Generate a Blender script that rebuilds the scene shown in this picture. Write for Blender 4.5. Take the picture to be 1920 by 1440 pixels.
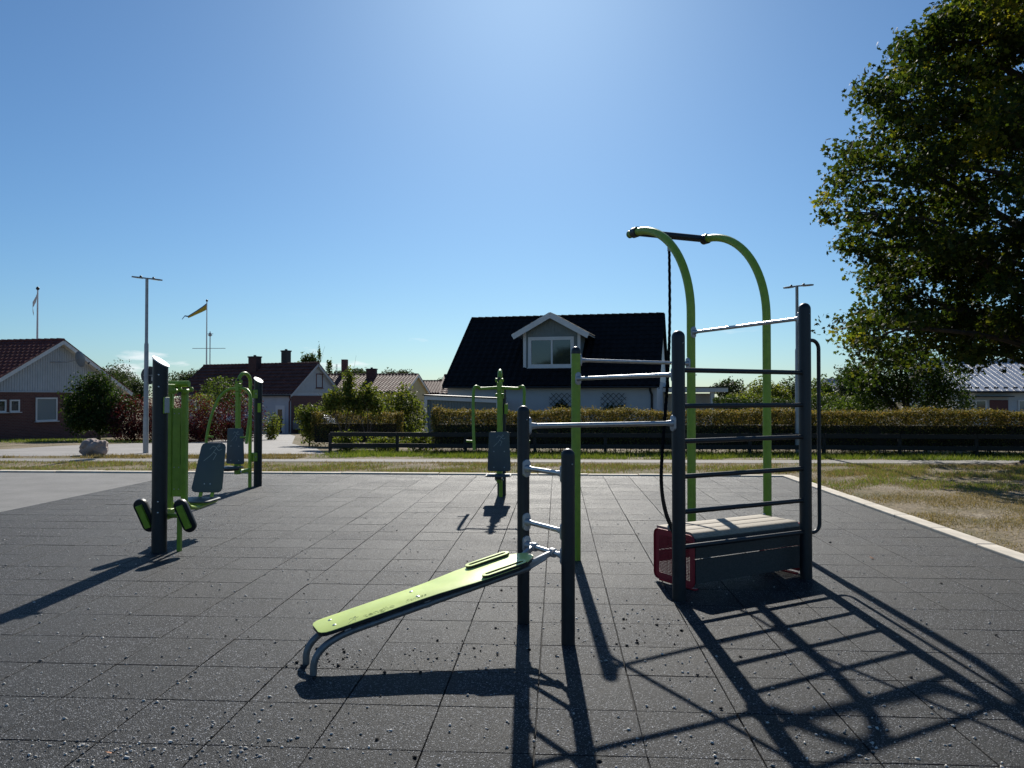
import bpy, bmesh, math, random
import numpy as np
from mathutils import Vector, Matrix, Euler

for o in list(bpy.data.objects):
    bpy.data.objects.remove(o)
SC = bpy.context.scene
COL = SC.collection
R = math.radians
random.seed(7)
NP = np.random.default_rng(11)

# ------------------------------------------------------------------ camera
CAM_H, CAM_YAW, CAM_PITCH, CAM_F = 1.588, 0.0591, 0.0153, 1450.0
cam_d = bpy.data.cameras.new('camera')
cam_d.sensor_fit = 'HORIZONTAL'
cam_d.sensor_width = 36.0
cam_d.lens = CAM_F / 1920 * 36
cam_d.clip_start = 0.05
cam_d.clip_end = 2000
cam = bpy.data.objects.new('camera', cam_d)
COL.objects.link(cam)
cam.location = (0, 0, CAM_H)
cam.rotation_euler = (math.pi / 2 + CAM_PITCH, 0, CAM_YAW)
SC.camera = cam

# ------------------------------------------------------------------ light
SUN_EL, SUN_AZ = R(33.0), R(2.2)          # azimuth: degrees to the left of +Y
wd = bpy.data.worlds.new('World')
SC.world = wd
wd.use_nodes = True
wn, wl = wd.node_tree.nodes, wd.node_tree.links
wn.clear()
w_out = wn.new('ShaderNodeOutputWorld')
w_bg = wn.new('ShaderNodeBackground')
w_sky = wn.new('ShaderNodeTexSky')
w_sky.sky_type = 'NISHITA'
w_sky.sun_disc = False
w_sky.sun_elevation = SUN_EL
w_sky.sun_rotation = -SUN_AZ
w_sky.altitude = 20
w_sky.air_density = 1.0
w_sky.dust_density = 0.4
w_sky.ozone_density = 4.5
w_bg.inputs['Strength'].default_value = 0.069
# a few small fair-weather clouds low over the horizon, all the way round
w_tc = wn.new('ShaderNodeTexCoord')
w_sep = wn.new('ShaderNodeSeparateXYZ')
wl.new(w_tc.outputs['Generated'], w_sep.inputs[0])
w_map = wn.new('ShaderNodeMapping')
w_map.inputs['Location'].default_value = (3.1, 0.4, 0.0)
w_map.inputs['Scale'].default_value = (9, 9, 42)
wl.new(w_tc.outputs['Generated'], w_map.inputs[0])
w_no = wn.new('ShaderNodeTexNoise')
w_no.inputs['Scale'].default_value = 1.0
w_no.inputs['Detail'].default_value = 6
w_no.inputs['Roughness'].default_value = 0.55
wl.new(w_map.outputs[0], w_no.inputs['Vector'])
w_r1 = wn.new('ShaderNodeMapRange')
w_r1.inputs['From Min'].default_value = 0.63
w_r1.inputs['From Max'].default_value = 0.75
wl.new(w_no.outputs['Fac'], w_r1.inputs['Value'])
w_r2 = wn.new('ShaderNodeMapRange')
w_r2.inputs['From Min'].default_value = 0.105
w_r2.inputs['From Max'].default_value = 0.05
wl.new(w_sep.outputs['Z'], w_r2.inputs['Value'])
w_mu = wn.new('ShaderNodeMath')
w_mu.operation = 'MULTIPLY'
wl.new(w_r1.outputs[0], w_mu.inputs[0])
wl.new(w_r2.outputs[0], w_mu.inputs[1])
w_mx = wn.new('ShaderNodeMix')
w_mx.data_type = 'RGBA'
wl.new(w_mu.outputs[0], w_mx.inputs['Factor'])
# clear northern air: the same blue cast over the whole dome
w_tint = wn.new('ShaderNodeMix')
w_tint.data_type = 'RGBA'
w_tint.blend_type = 'MULTIPLY'
w_tint.inputs['Factor'].default_value = 1.0
w_tint.inputs['B'].default_value = (0.62, 0.84, 0.98, 1)
wl.new(w_sky.outputs[0], w_tint.inputs['A'])
wl.new(w_tint.outputs['Result'], w_mx.inputs['A'])
w_mx.inputs['B'].default_value = (11, 11.6, 12, 1)
wl.new(w_mx.outputs['Result'], w_bg.inputs['Color'])
wl.new(w_bg.outputs[0], w_out.inputs['Surface'])

sd = bpy.data.lights.new('sun', 'SUN')
sd.energy = 5.0
sd.angle = R(0.53)
sd.color = (1.0, 0.95, 0.86)
sun = bpy.data.objects.new('sun', sd)
COL.objects.link(sun)
sun.location = (0, 20, 20)
sun.rotation_euler = (-(math.pi / 2 - SUN_EL), 0, SUN_AZ)

SC.render.engine = 'CYCLES'
SC.view_settings.view_transform = 'Standard'
SC.view_settings.look = 'None'
SC.view_settings.exposure = 0.35
SC.view_settings.gamma = 1.0
SC.view_settings.use_curve_mapping = False
SC.cycles.max_bounces = 6
SC.cycles.transparent_max_bounces = 6

# ------------------------------------------------------------------ helpers
def gz(y):
    """ground falls gently away beyond the footpath"""
    return -0.033 * max(0.0, min(y, 60.0) - 20.0)

def V(*a):
    return Vector(a)

def tag(o, label=None, cat=None, group=None, kind=None):
    if label: o['label'] = label
    if cat: o['category'] = cat
    if group: o['group'] = group
    if kind: o['kind'] = kind
    return o

def thing(name, loc, label, cat, group=None):
    o = bpy.data.objects.new(name, None)
    o.empty_display_size = 0.2
    COL.objects.link(o)
    o.location = loc
    return tag(o, label, cat, group)

def world_off(o):
    v = Vector((0, 0, 0))
    while o is not None:
        v += Vector(o.location)
        o = o.parent
    return v

class MB:
    """collects shapes in world (or local, with T) coordinates; build() makes ONE mesh object"""
    def __init__(self, T=None):
        self.v, self.f, self.T = [], [], T
    def add(self, vs, fs):
        n = len(self.v)
        self.v += [tuple(p) for p in vs]
        self.f += [tuple(i + n for i in f) for f in fs]
        return self
    def hexa(self, p):
        return self.add(p, [(0, 3, 2, 1), (4, 5, 6, 7), (0, 1, 5, 4), (1, 2, 6, 5), (2, 3, 7, 6), (3, 0, 4, 7)])
    def box(self, x0, x1, y0, y1, z0, z1):
        return self.hexa([(x0, y0, z0), (x1, y0, z0), (x1, y1, z0), (x0, y1, z0), (x0, y0, z1), (x1, y0, z1), (x1, y1, z1), (x0, y1, z1)])
    def obox(self, c, ax, ay, az):
        """box from centre and three half vectors"""
        c, ax, ay, az = map(Vector, (c, ax, ay, az))
        p = [c - ax - ay - az, c + ax - ay - az, c + ax + ay - az, c - ax + ay - az,
             c - ax - ay + az, c + ax - ay + az, c + ax + ay + az, c - ax + ay + az]
        return self.hexa(p)
    def bar(self, a, b, w, h, up=(0, 0, 1)):
        """square bar from a to b"""
        a, b = Vector(a), Vector(b)
        d = (b - a)
        L = d.length
        d = d / L
        u = Vector(up)
        s = d.cross(u)
        if s.length < 1e-4: s = d.cross(Vector((0, 1, 0)))
        s.normalize()
        u = s.cross(d)
        return self.obox((a + b) / 2, d * L / 2, s * w / 2, u * h / 2)
    def tube(self, pts, r, seg=14, cap=True):
        pts = [Vector(p) for p in pts]
        n = len(pts)
        rs = r if isinstance(r, (list, tuple)) else [r] * n
        t0 = (pts[1] - pts[0]).normalized()
        ref = Vector((0, 0, 1)) if abs(t0.z) < 0.9 else Vector((1, 0, 0))
        nx = t0.cross(ref).normalized()
        vs, fs = [], []
        for i, p in enumerate(pts):
            a = pts[max(0, i - 1)]; b = pts[min(n - 1, i + 1)]
            t = (b - a).normalized()
            nx = (nx - t * nx.dot(t)).normalized()
            ny = t.cross(nx)
            for k in range(seg):
                an = 2 * math.pi * k / seg
                vs.append(p + (nx * math.cos(an) + ny * math.sin(an)) * rs[i])
        for i in range(n - 1):
            for k in range(seg):
                k2 = (k + 1) % seg
                fs.append((i * seg + k, i * seg + k2, (i + 1) * seg + k2, (i + 1) * seg + k))
        if cap:
            fs.append(tuple(reversed(range(seg))))
            fs.append(tuple((n - 1) * seg + k for k in range(seg)))
        return self.add(vs, fs)
    def cyl(self, a, b, r, seg=16, r2=None):
        return self.tube([a, b], [r, r if r2 is None else r2], seg)
    def lathe(self, o, axis, prof, seg=20):
        """profile [(radius, height along axis)]"""
        o, t = Vector(o), Vector(axis).normalized()
        ref = Vector((0, 0, 1)) if abs(t.z) < 0.9 else Vector((1, 0, 0))
        nx = t.cross(ref).normalized(); ny = t.cross(nx)
        vs, fs = [], []
        for r, hh in prof:
            for k in range(seg):
                an = 2 * math.pi * k / seg
                vs.append(o + t * hh + (nx * math.cos(an) + ny * math.sin(an)) * r)
        for i in range(len(prof) - 1):
            for k in range(seg):
                k2 = (k + 1) % seg
                fs.append((i * seg + k, i * seg + k2, (i + 1) * seg + k2, (i + 1) * seg + k))
        fs.append(tuple(reversed(range(seg))))
        fs.append(tuple((len(prof) - 1) * seg + k for k in range(seg)))
        return self.add(vs, fs)
    def prism(self, poly, O, X, Y, Z, t):
        """2D polygon in frame (O,X,Y), extruded by t along Z"""
        O, X, Y, Z = map(Vector, (O, X, Y, Z))
        n = len(poly)
        a = [O + X * p[0] + Y * p[1] for p in poly]
        b = [p + Z * t for p in a]
        fs = [tuple(reversed(range(n))), tuple(range(n, 2 * n))]
        fs += [(i, (i + 1) % n, n + (i + 1) % n, n + i) for i in range(n)]
        return self.add(a + b, fs)
    def ring(self, outer, inner, O, X, Y, Z, t):
        """flat ring between two 2D outlines with the same point count"""
        O, X, Y, Z = map(Vector, (O, X, Y, Z))
        n = len(outer)
        vs = []
        for off in (0, t):
            for pl in (outer, inner):
                vs += [O + X * p[0] + Y * p[1] + Z * off for p in pl]
        fs = []
        for i in range(n):
            j = (i + 1) % n
            fs += [(i, n + i, n + j, j), (2 * n + i, 2 * n + j, 3 * n + j, 3 * n + i),
                   (i, j, 2 * n + j, 2 * n + i), (n + i, 3 * n + i, 3 * n + j, n + j)]
        return self.add(vs, fs)
    def build(self, name, mat, parent=None, smooth=0.6, bevel=0.0, seg=2, kind=None, label=None, recalc=True):
        off = world_off(parent) if parent is not None else Vector((0, 0, 0))
        vs = [(self.T @ Vector(p)) if self.T is not None else Vector(p) for p in self.v]
        me = bpy.data.meshes.new(name)
        me.from_pydata([tuple(p - off) for p in vs], [], self.f)
        if bevel > 0 or recalc:
            bm = bmesh.new(); bm.from_mesh(me)
            if recalc: bmesh.ops.recalc_face_normals(bm, faces=bm.faces)
            if bevel > 0:
                es = [e for e in bm.edges if len(e.link_faces) == 2 and e.calc_face_angle(0) > 0.6]
                bmesh.ops.bevel(bm, geom=es, offset=bevel, segments=seg, affect='EDGES', profile=0.5, clamp_overlap=True)
            bm.to_mesh(me); bm.free()
        if smooth:
            me.shade_smooth()
            me.set_sharp_from_angle(angle=smooth)
        me.materials.append(mat)
        o = bpy.data.objects.new(name, me)
        COL.objects.link(o)
        if parent is not None: o.parent = parent
        if kind: o['kind'] = kind
        if label: o['label'] = label
        return o

def arc(c, X, Y, r, a0, a1, n):
    c, X, Y = Vector(c), Vector(X), Vector(Y)
    return [c + X * r * math.cos(a0 + (a1 - a0) * i / n) + Y * r * math.sin(a0 + (a1 - a0) * i / n) for i in range(n + 1)]

def rrect(w, h, r, n=5, cx=0, cy=0):
    out = []
    for sx, sy, a in ((1, 1, 0), (-1, 1, 90), (-1, -1, 180), (1, -1, 270)):
        for i in range(n + 1):
            an = R(a + 90 * i / n)
            out.append((cx + sx * (w / 2 - r) + r * math.cos(an), cy + sy * (h / 2 - r) + r * math.sin(an)))
    return out

def np_mesh(name, v, loops, nper, mat, parent=None, kind=None, smooth=False, label=None):
    """fast mesh from numpy: v (N,3), loops flat vertex indices, nper = verts per face"""
    off = np.array(world_off(parent)) if parent is not None else np.zeros(3)
    me = bpy.data.meshes.new(name)
    nf = len(loops) // nper
    me.vertices.add(len(v)); me.vertices.foreach_set('co', (v - off).astype(np.float32).ravel())
    me.loops.add(len(loops)); me.loops.foreach_set('vertex_index', loops.astype(np.int32))
    me.polygons.add(nf)
    me.polygons.foreach_set('loop_start', np.arange(0, len(loops), nper, dtype=np.int32))
    me.polygons.foreach_set('loop_total', np.full(nf, nper, dtype=np.int32))
    me.update(calc_edges=True); me.validate()
    if smooth: me.shade_smooth()
    me.materials.append(mat)
    o = bpy.data.objects.new(name, me)
    COL.objects.link(o)
    if parent is not None: o.parent = parent
    if kind: o['kind'] = kind
    if label: o['label'] = label
    return o

# ------------------------------------------------------------------ materials
def mat(name, col, rough=0.6, metal=0.0, spec=0.5, var=0.0, vscale=3.0, bump=0.0, bscale=40.0, col2=None, detail=4, coat=0.0, stretch=None):
    m = bpy.data.materials.new(name)
    m.use_nodes = True
    nt = m.node_tree; n, l = nt.nodes, nt.links
    b = n['Principled BSDF']
    b.inputs['Base Color'].default_value = (*col, 1)
    b.inputs['Roughness'].default_value = rough
    b.inputs['Metallic'].default_value = metal
    b.inputs['Specular IOR Level'].default_value = spec
    b.inputs['Coat Weight'].default_value = coat
    tc = n.new('ShaderNodeTexCoord')
    src = tc.outputs['Object']
    if stretch:
        mp = n.new('ShaderNodeMapping'); mp.inputs['Scale'].default_value = stretch
        l.new(src, mp.inputs[0]); src = mp.outputs[0]
    if var > 0 or col2:
        no = n.new('ShaderNodeTexNoise')
        no.inputs['Scale'].default_value = vscale
        no.inputs['Detail'].default_value = detail
        no.inputs['Roughness'].default_value = 0.6
        l.new(src, no.inputs['Vector'])
        mr = n.new('ShaderNodeMapRange')
        mr.inputs['From Min'].default_value = 0.3; mr.inputs['From Max'].default_value = 0.7
        l.new(no.outputs['Fac'], mr.inputs['Value'])
        mx = n.new('ShaderNodeMix'); mx.data_type = 'RGBA'
        l.new(mr.outputs[0], mx.inputs['Factor'])
        c2 = col2 if col2 else tuple(min(1, c * (1 + var)) for c in col)
        c1 = col if col2 else tuple(c * (1 - var) for c in col)
        mx.inputs['A'].default_value = (*c1, 1); mx.inputs['B'].default_value = (*c2, 1)
        l.new(mx.outputs['Result'], b.inputs['Base Color'])
        mr2 = n.new('ShaderNodeMapRange')
        mr2.inputs['To Min'].default_value = max(0.02, rough - 0.08); mr2.inputs['To Max'].default_value = min(1, rough + 0.08)
        l.new(no.outputs['Fac'], mr2.inputs['Value'])
        l.new(mr2.outputs[0], b.inputs['Roughness'])
    if bump > 0:
        nb = n.new('ShaderNodeTexNoise')
        nb.inputs['Scale'].default_value = bscale; nb.inputs['Detail'].default_value = 3
        l.new(src, nb.inputs['Vector'])
        bp = n.new('ShaderNodeBump')
        bp.inputs['Strength'].default_value = 1.0; bp.inputs['Distance'].default_value = bump
        l.new(nb.outputs['Fac'], bp.inputs['Height'])
        l.new(bp.outputs[0], b.inputs['Normal'])
    return m

def leaf_mat(name, cols, trans=0.35, rough=0.6, spec=0.18, tcol=None):
    """leaf colours picked per leaf; thin leaves let light through"""
    m = bpy.data.materials.new(name)
    m.use_nodes = True
    nt = m.node_tree; n, l = nt.nodes, nt.links
    b = n['Principled BSDF']; out = n['Material Output']
    g = n.new('ShaderNodeNewGeometry')
    cr = n.new('ShaderNodeValToRGB')
    cr.color_ramp.interpolation = 'LINEAR'
    e = cr.color_ramp.elements
    e[0].position = 0; e[0].color = (*cols[0], 1)
    e[1].position = 1; e[1].color = (*cols[-1], 1)
    for i, c in enumerate(cols[1:-1]):
        k = e.new((i + 1) / (len(cols) - 1)); k.color = (*c, 1)
    l.new(g.outputs['Random Per Island'], cr.inputs[0])
    l.new(cr.outputs[0], b.inputs['Base Color'])
    b.inputs['Roughness'].default_value = rough
    b.inputs['Specular IOR Level'].default_value = spec
    t = n.new('ShaderNodeBsdfTranslucent')
    mx = n.new('ShaderNodeMix'); mx.data_type = 'RGBA'; mx.blend_type = 'MULTIPLY'
    mx.inputs['Factor'].default_value = 1
    mx.inputs['B'].default_value = (*(tcol or (1.5, 1.6, 0.6)), 1)
    l.new(cr.outputs[0], mx.inputs['A'])
    l.new(mx.outputs['Result'], t.inputs['Color'])
    ms = n.new('ShaderNodeMixShader'); ms.inputs[0].default_value = trans
    l.new(b.outputs[0], ms.inputs[1]); l.new(t.outputs[0], ms.inputs[2])
    l.new(ms.outputs[0], out.inputs['Surface'])
    return m

def ground_mat(name, stops, scale, grain, gscale, rough=0.95, bump=0.012, bscale=60, spec=0.2):
    """soil, gravel and worn lawn: broad patches plus fine grain"""
    m = bpy.data.materials.new(name)
    m.use_nodes = True
    nt = m.node_tree; n, l = nt.nodes, nt.links
    b = n['Principled BSDF']
    b.inputs['Roughness'].default_value = rough
    b.inputs['Specular IOR Level'].default_value = spec
    tc = n.new('ShaderNodeTexCoord')
    a = n.new('ShaderNodeTexNoise'); a.inputs['Scale'].default_value = scale; a.inputs['Detail'].default_value = 7; a.inputs['Roughness'].default_value = 0.65
    l.new(tc.outputs['Object'], a.inputs['Vector'])
    cr = n.new('ShaderNodeValToRGB')
    e = cr.color_ramp.elements
    e[0].position, e[1].position = stops[0][0], stops[-1][0]
    e[0].color, e[1].color = (*stops[0][1], 1), (*stops[-1][1], 1)
    for p, c in stops[1:-1]:
        k = e.new(p); k.color = (*c, 1)
    l.new(a.outputs['Fac'], cr.inputs[0])
    f = n.new('ShaderNodeTexNoise'); f.inputs['Scale'].default_value = gscale; f.inputs['Detail'].default_value = 3
    l.new(tc.outputs['Object'], f.inputs['Vector'])
    mr = n.new('ShaderNodeMapRange')
    mr.inputs['From Min'].default_value = 0.3; mr.inputs['From Max'].default_value = 0.7
    mr.inputs['To Min'].default_value = 1 - grain; mr.inputs['To Max'].default_value = 1 + grain
    l.new(f.outputs['Fac'], mr.inputs['Value'])
    mx = n.new('ShaderNodeMix'); mx.data_type = 'RGBA'; mx.blend_type = 'MULTIPLY'; mx.inputs['Factor'].default_value = 1
    l.new(cr.outputs[0], mx.inputs['A']); l.new(mr.outputs[0], mx.inputs['B'])
    l.new(mx.outputs['Result'], b.inputs['Base Color'])
    bn = n.new('ShaderNodeTexNoise'); bn.inputs['Scale'].default_value = bscale; bn.inputs['Detail'].default_value = 4
    l.new(tc.outputs['Object'], bn.inputs['Vector'])
    bp = n.new('ShaderNodeBump'); bp.inputs['Strength'].default_value = 1; bp.inputs['Distance'].default_value = bump
    l.new(bn.outputs['Fac'], bp.inputs['Height']); l.new(bp.outputs[0], b.inputs['Normal'])
    return m

def rubber_mat():
    """bonded rubber crumb: dark grey granules with paler worn ones, each paver a shade of its own"""
    m = bpy.data.materials.new('rubber_crumb')
    m.use_nodes = True
    nt = m.node_tree; n, l = nt.nodes, nt.links
    b = n['Principled BSDF']
    b.inputs['Roughness'].default_value = 0.58
    b.inputs['Specular IOR Level'].default_value = 0.155
    g = n.new('ShaderNodeNewGeometry')
    vo = n.new('ShaderNodeTexVoronoi'); vo.inputs['Scale'].default_value = 210
    l.new(g.outputs['Position'], vo.inputs['Vector'])
    sp = n.new('ShaderNodeSeparateColor'); l.new(vo.outputs['Color'], sp.inputs[0])
    cr = n.new('ShaderNodeValToRGB')
    e = cr.color_ramp.elements
    e[0].position, e[0].color = 0.0, (0.006, 0.0068, 0.008, 1)
    e[1].position, e[1].color = 1.0, (0.34, 0.35, 0.37, 1)
    k = e.new(0.6); k.color = (0.013, 0.0142, 0.0165, 1)
    k = e.new(0.9); k.color = (0.045, 0.047, 0.052, 1)
    l.new(sp.outputs[0], cr.inputs[0])
    # shade per paver
    mp = n.new('ShaderNodeMapping'); mp.inputs['Location'].default_value = (2.607 * 2, -3.454 * 2, 0.5); mp.inputs['Scale'].default_value = (2, 2, 0)
    l.new(g.outputs['Position'], mp.inputs[0])
    fl = n.new('ShaderNodeVectorMath'); fl.operation = 'FLOOR'; l.new(mp.outputs[0], fl.inputs[0])
    wh = n.new('ShaderNodeTexWhiteNoise'); wh.noise_dimensions = '2D'; l.new(fl.outputs[0], wh.inputs['Vector'])
    no = n.new('ShaderNodeTexNoise'); no.inputs['Scale'].default_value = 1.6; no.inputs['Detail'].default_value = 8; no.inputs['Roughness'].default_value = 0.7
    l.new(g.outputs['Position'], no.inputs['Vector'])
    m1 = n.new('ShaderNodeMapRange'); m1.inputs['To Min'].default_value = 0.78; m1.inputs['To Max'].default_value = 1.22; l.new(wh.outputs['Value'], m1.inputs['Value'])
    m2 = n.new('ShaderNodeMapRange'); m2.inputs['From Min'].default_value = 0.3; m2.inputs['From Max'].default_value = 0.7; m2.inputs['To Min'].default_value = 0.6; m2.inputs['To Max'].default_value = 1.5; l.new(no.outputs['Fac'], m2.inputs['Value'])
    mm = n.new('ShaderNodeMath'); mm.operation = 'MULTIPLY'; l.new(m1.outputs[0], mm.inputs[0]); l.new(m2.outputs[0], mm.inputs[1])
    mx = n.new('ShaderNodeMix'); mx.data_type = 'RGBA'; mx.blend_type = 'MULTIPLY'; mx.inputs['Factor'].default_value = 1
    l.new(cr.outputs[0], mx.inputs['A']); l.new(mm.outputs[0], mx.inputs['B'])
    l.new(mx.outputs['Result'], b.inputs['Base Color'])
    r1 = n.new('ShaderNodeMapRange'); r1.inputs['To Min'].default_value = 0.52; r1.inputs['To Max'].default_value = 0.61; l.new(wh.outputs['Value'], r1.inputs['Value'])
    r2 = n.new('ShaderNodeMapRange'); r2.inputs['From Min'].default_value = 0.3; r2.inputs['From Max'].default_value = 0.7; r2.inputs['To Min'].default_value = -0.05; r2.inputs['To Max'].default_value = 0.09; l.new(no.outputs['Fac'], r2.inputs['Value'])
    ra = n.new('ShaderNodeMath'); ra.operation = 'ADD'; l.new(r1.outputs[0], ra.inputs[0]); l.new(r2.outputs[0], ra.inputs[1])
    l.new(ra.outputs[0], b.inputs['Roughness'])
    bp = n.new('ShaderNodeBump'); bp.inputs['Strength'].default_value = 1; bp.inputs['Distance'].default_value = 0.005
    l.new(vo.outputs['Distance'], bp.inputs['Height'])
    bp.invert = True
    l.new(bp.outputs[0], b.inputs['Normal'])
    return m

M = {}
M['rubber'] = rubber_mat()
M['gap'] = mat('joint_dirt', (0.02, 0.02, 0.021), 0.95, bump=0.004, bscale=200)
M['lawn'] = ground_mat('worn_lawn', [(0.32, (0.10, 0.10, 0.04)), (0.44, (0.17, 0.14, 0.08)), (0.54, (0.22, 0.175, 0.115)), (0.66, (0.28, 0.235, 0.175))], 0.9, 0.6, 28, bump=0.03, bscale=35)
M['asphalt'] = ground_mat('pale_asphalt', [(0.3, (0.155, 0.152, 0.148)), (0.7, (0.225, 0.22, 0.212))], 1.3, 0.3, 120, 0.85, 0.004, 160, 0.3)
M['road'] = ground_mat('street_asphalt', [(0.3, (0.20, 0.19, 0.18)), (0.7, (0.30, 0.28, 0.265))], 0.7, 0.2, 60, 0.8, 0.004, 120, 0.35)
M['path'] = ground_mat('path_asphalt', [(0.3, (0.20, 0.19, 0.18)), (0.7, (0.28, 0.265, 0.245))], 0.9, 0.2, 60, 0.85, 0.004, 120, 0.3)
M['kerb'] = mat('kerb_concrete', (0.58, 0.52, 0.43), 0.9, var=0.22, vscale=4, detail=9, bump=0.002, bscale=120)
M['lime'] = mat('lime_powder_coat', (0.25, 0.38, 0.035), 0.42, var=0.16, vscale=14, detail=9, spec=0.5, bump=0.0004, bscale=300)
M['limeboard'] = mat('lime_board', (0.72, 0.84, 0.24), 0.34, var=0.05, vscale=7, spec=0.5, bump=0.0003, bscale=260)
M['anth'] = mat('anthracite_powder_coat', (0.009, 0.012, 0.016), 0.45, var=0.35, vscale=22, detail=9, spec=0.5, bump=0.0003, bscale=300)
M['blackcap'] = mat('black_plastic', (0.012, 0.013, 0.015), 0.35)
M['galv'] = mat('galvanised_steel', (0.50, 0.50, 0.50), 0.34, metal=0.9, var=0.15, vscale=25, stretch=(1, 1, 4))
M['rail'] = mat('dull_zinc_rail', (0.20, 0.205, 0.21), 0.5, metal=0.6, var=0.2, vscale=20)
M['alu'] = mat('cast_aluminium', (0.42, 0.43, 0.45), 0.5, metal=0.6, var=0.1, vscale=30)
M['steelcap'] = mat('brushed_cap', (0.84, 0.84, 0.83), 0.5, metal=0.0, spec=0.5, var=0.05, vscale=40)
M['pad'] = mat('grey_board', (0.075, 0.088, 0.098), 0.5, var=0.06, vscale=8)
M['engrave'] = mat('pale_engraving', (0.34, 0.36, 0.36), 0.6)
M['engrave_d'] = mat('dark_engraving', (0.16, 0.24, 0.05), 0.6)
M['red'] = mat('red_powder_coat', (0.36, 0.016, 0.03), 0.42, var=0.08, vscale=12)
M['wood'] = mat('weathered_pine', (0.33, 0.285, 0.22), 0.75, var=0.32, vscale=5, stretch=(1, 18, 18), bump=0.0012, bscale=30)
M['wood_dark'] = mat('darker_pine', (0.065, 0.062, 0.056), 0.8, var=0.3, vscale=5, stretch=(1, 18, 18), bump=0.0012, bscale=30)  # upright box boards, much darker than the top slats
M['rope'] = mat('black_rope', (0.008, 0.009, 0.010), 1.0, spec=0.0, bump=0.001, bscale=300)
M['bolt'] = mat('steel_bolt', (0.55, 0.55, 0.55), 0.3, metal=0.9)
M['boulder'] = mat('pinkish_granite', (0.24, 0.175, 0.15), 0.85, col2=(0.40, 0.32, 0.285), vscale=4, bump=0.012, bscale=18, detail=8)
M['pebble'] = leaf_mat('pebbles', [(0.14, 0.14, 0.14), (0.36, 0.35, 0.33), (0.62, 0.60, 0.56)], trans=0.0, rough=0.8)
M['crumb'] = leaf_mat('rubber_crumbs', [(0.01, 0.01, 0.01), (0.04, 0.038, 0.035)], trans=0.0, rough=0.9)
M['pole'] = mat('lamp_pole_zinc', (0.36, 0.36, 0.36), 0.5, metal=0.5, var=0.15, vscale=6)
M['lamphead'] = mat('luminaire_grey', (0.22, 0.22, 0.23), 0.4, metal=0.4)
M['signback'] = mat('sign_back', (0.06, 0.065, 0.07), 0.6)
M['white'] = mat('white_paint', (0.66, 0.66, 0.65), 0.55, var=0.06, vscale=2)
M['whitewall'] = mat('white_brick_wall', (0.46, 0.49, 0.52), 0.8, var=0.07, vscale=1.2, bump=0.004, bscale=9)
M['board_grey'] = mat('pale_grey_boards', (0.42, 0.45, 0.48), 0.7, var=0.08, vscale=3)
M['board_green'] = mat('grey_green_boards', (0.19, 0.225, 0.225), 0.7, var=0.1, vscale=3)
M['board_yellow'] = mat('yellow_boards', (0.50, 0.40, 0.20), 0.7, var=0.08, vscale=2)
M['roof_red'] = mat('red_clay_tile', (0.14, 0.042, 0.034), 0.75, var=0.35, vscale=2.2, bump=0.006, bscale=25, spec=0.25)
M['roof_brown'] = mat('brown_clay_tile', (0.115, 0.05, 0.04), 0.75, var=0.4, vscale=2.2, bump=0.006, bscale=25, spec=0.25)
M['roof_black'] = mat('black_concrete_tile', (0.011, 0.0115, 0.013), 0.9, spec=0.12, var=0.35, vscale=2.5, bump=0.005, bscale=25)
M['chimney'] = mat('dark_chimney_brick', (0.07, 0.035, 0.032), 0.85, var=0.25, vscale=6, bump=0.01, bscale=12)
M['sheet_dark'] = mat('dark_sheet_metal', (0.02, 0.022, 0.025), 0.5, metal=0.3)
M['glass'] = mat('window_glass', (0.02, 0.03, 0.035), 0.04, spec=1.0)
M['glass_pale'] = mat('blind_glass', (0.20, 0.24, 0.25), 0.08, spec=0.9)
M['metalroof'] = mat('pale_metal_roof', (0.46, 0.46, 0.47), 0.36, metal=0.55, var=0.1, vscale=1.5)
M['beige'] = mat('beige_render', (0.50, 0.44, 0.36), 0.85, var=0.1, vscale=2)
M['door'] = mat('dark_red_door', (0.09, 0.012, 0.012), 0.5)
M['fence'] = mat('dark_stained_wood', (0.020, 0.019, 0.018), 0.75, var=0.35, vscale=3, stretch=(1, 6, 6), bump=0.003, bscale=20)
M['bark'] = mat('grey_bark', (0.075, 0.06, 0.048), 0.9, var=0.35, vscale=5, stretch=(3, 3, 0.7), bump=0.02, bscale=14)
M['core_twig'] = mat('hedge_core_twigs', (0.03, 0.024, 0.017), 0.95, var=0.4, vscale=8, bump=0.03, bscale=12)
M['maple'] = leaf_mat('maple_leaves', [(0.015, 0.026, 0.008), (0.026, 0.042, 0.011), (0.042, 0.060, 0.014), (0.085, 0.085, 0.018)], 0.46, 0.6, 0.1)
M['maple_sunlit'] = leaf_mat('sunlit_maple_leaves', [(0.070, 0.092, 0.015), (0.12, 0.14, 0.02), (0.19, 0.185, 0.028), (0.25, 0.19, 0.035)], 0.45, 0.6, 0.1)  # brighter copy of the maple leaves: sunlight put into their colour
M['lf_dark'] = leaf_mat('dark_green_leaves', [(0.016, 0.032, 0.010), (0.030, 0.055, 0.014), (0.055, 0.080, 0.020)], 0.36)
M['lf_mid'] = leaf_mat('mid_green_leaves', [(0.034, 0.056, 0.016), (0.056, 0.088, 0.022), (0.105, 0.13, 0.034)], 0.42)
M['lf_yellow'] = leaf_mat('yellow_green_leaves', [(0.055, 0.078, 0.020), (0.10, 0.125, 0.028), (0.19, 0.18, 0.05)], 0.45)
M['lf_red'] = leaf_mat('barberry_leaves', [(0.028, 0.010, 0.013), (0.050, 0.014, 0.019), (0.075, 0.022, 0.022), (0.06, 0.045, 0.02)], 0.32, tcol=(1.9, 0.8, 0.8))
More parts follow.
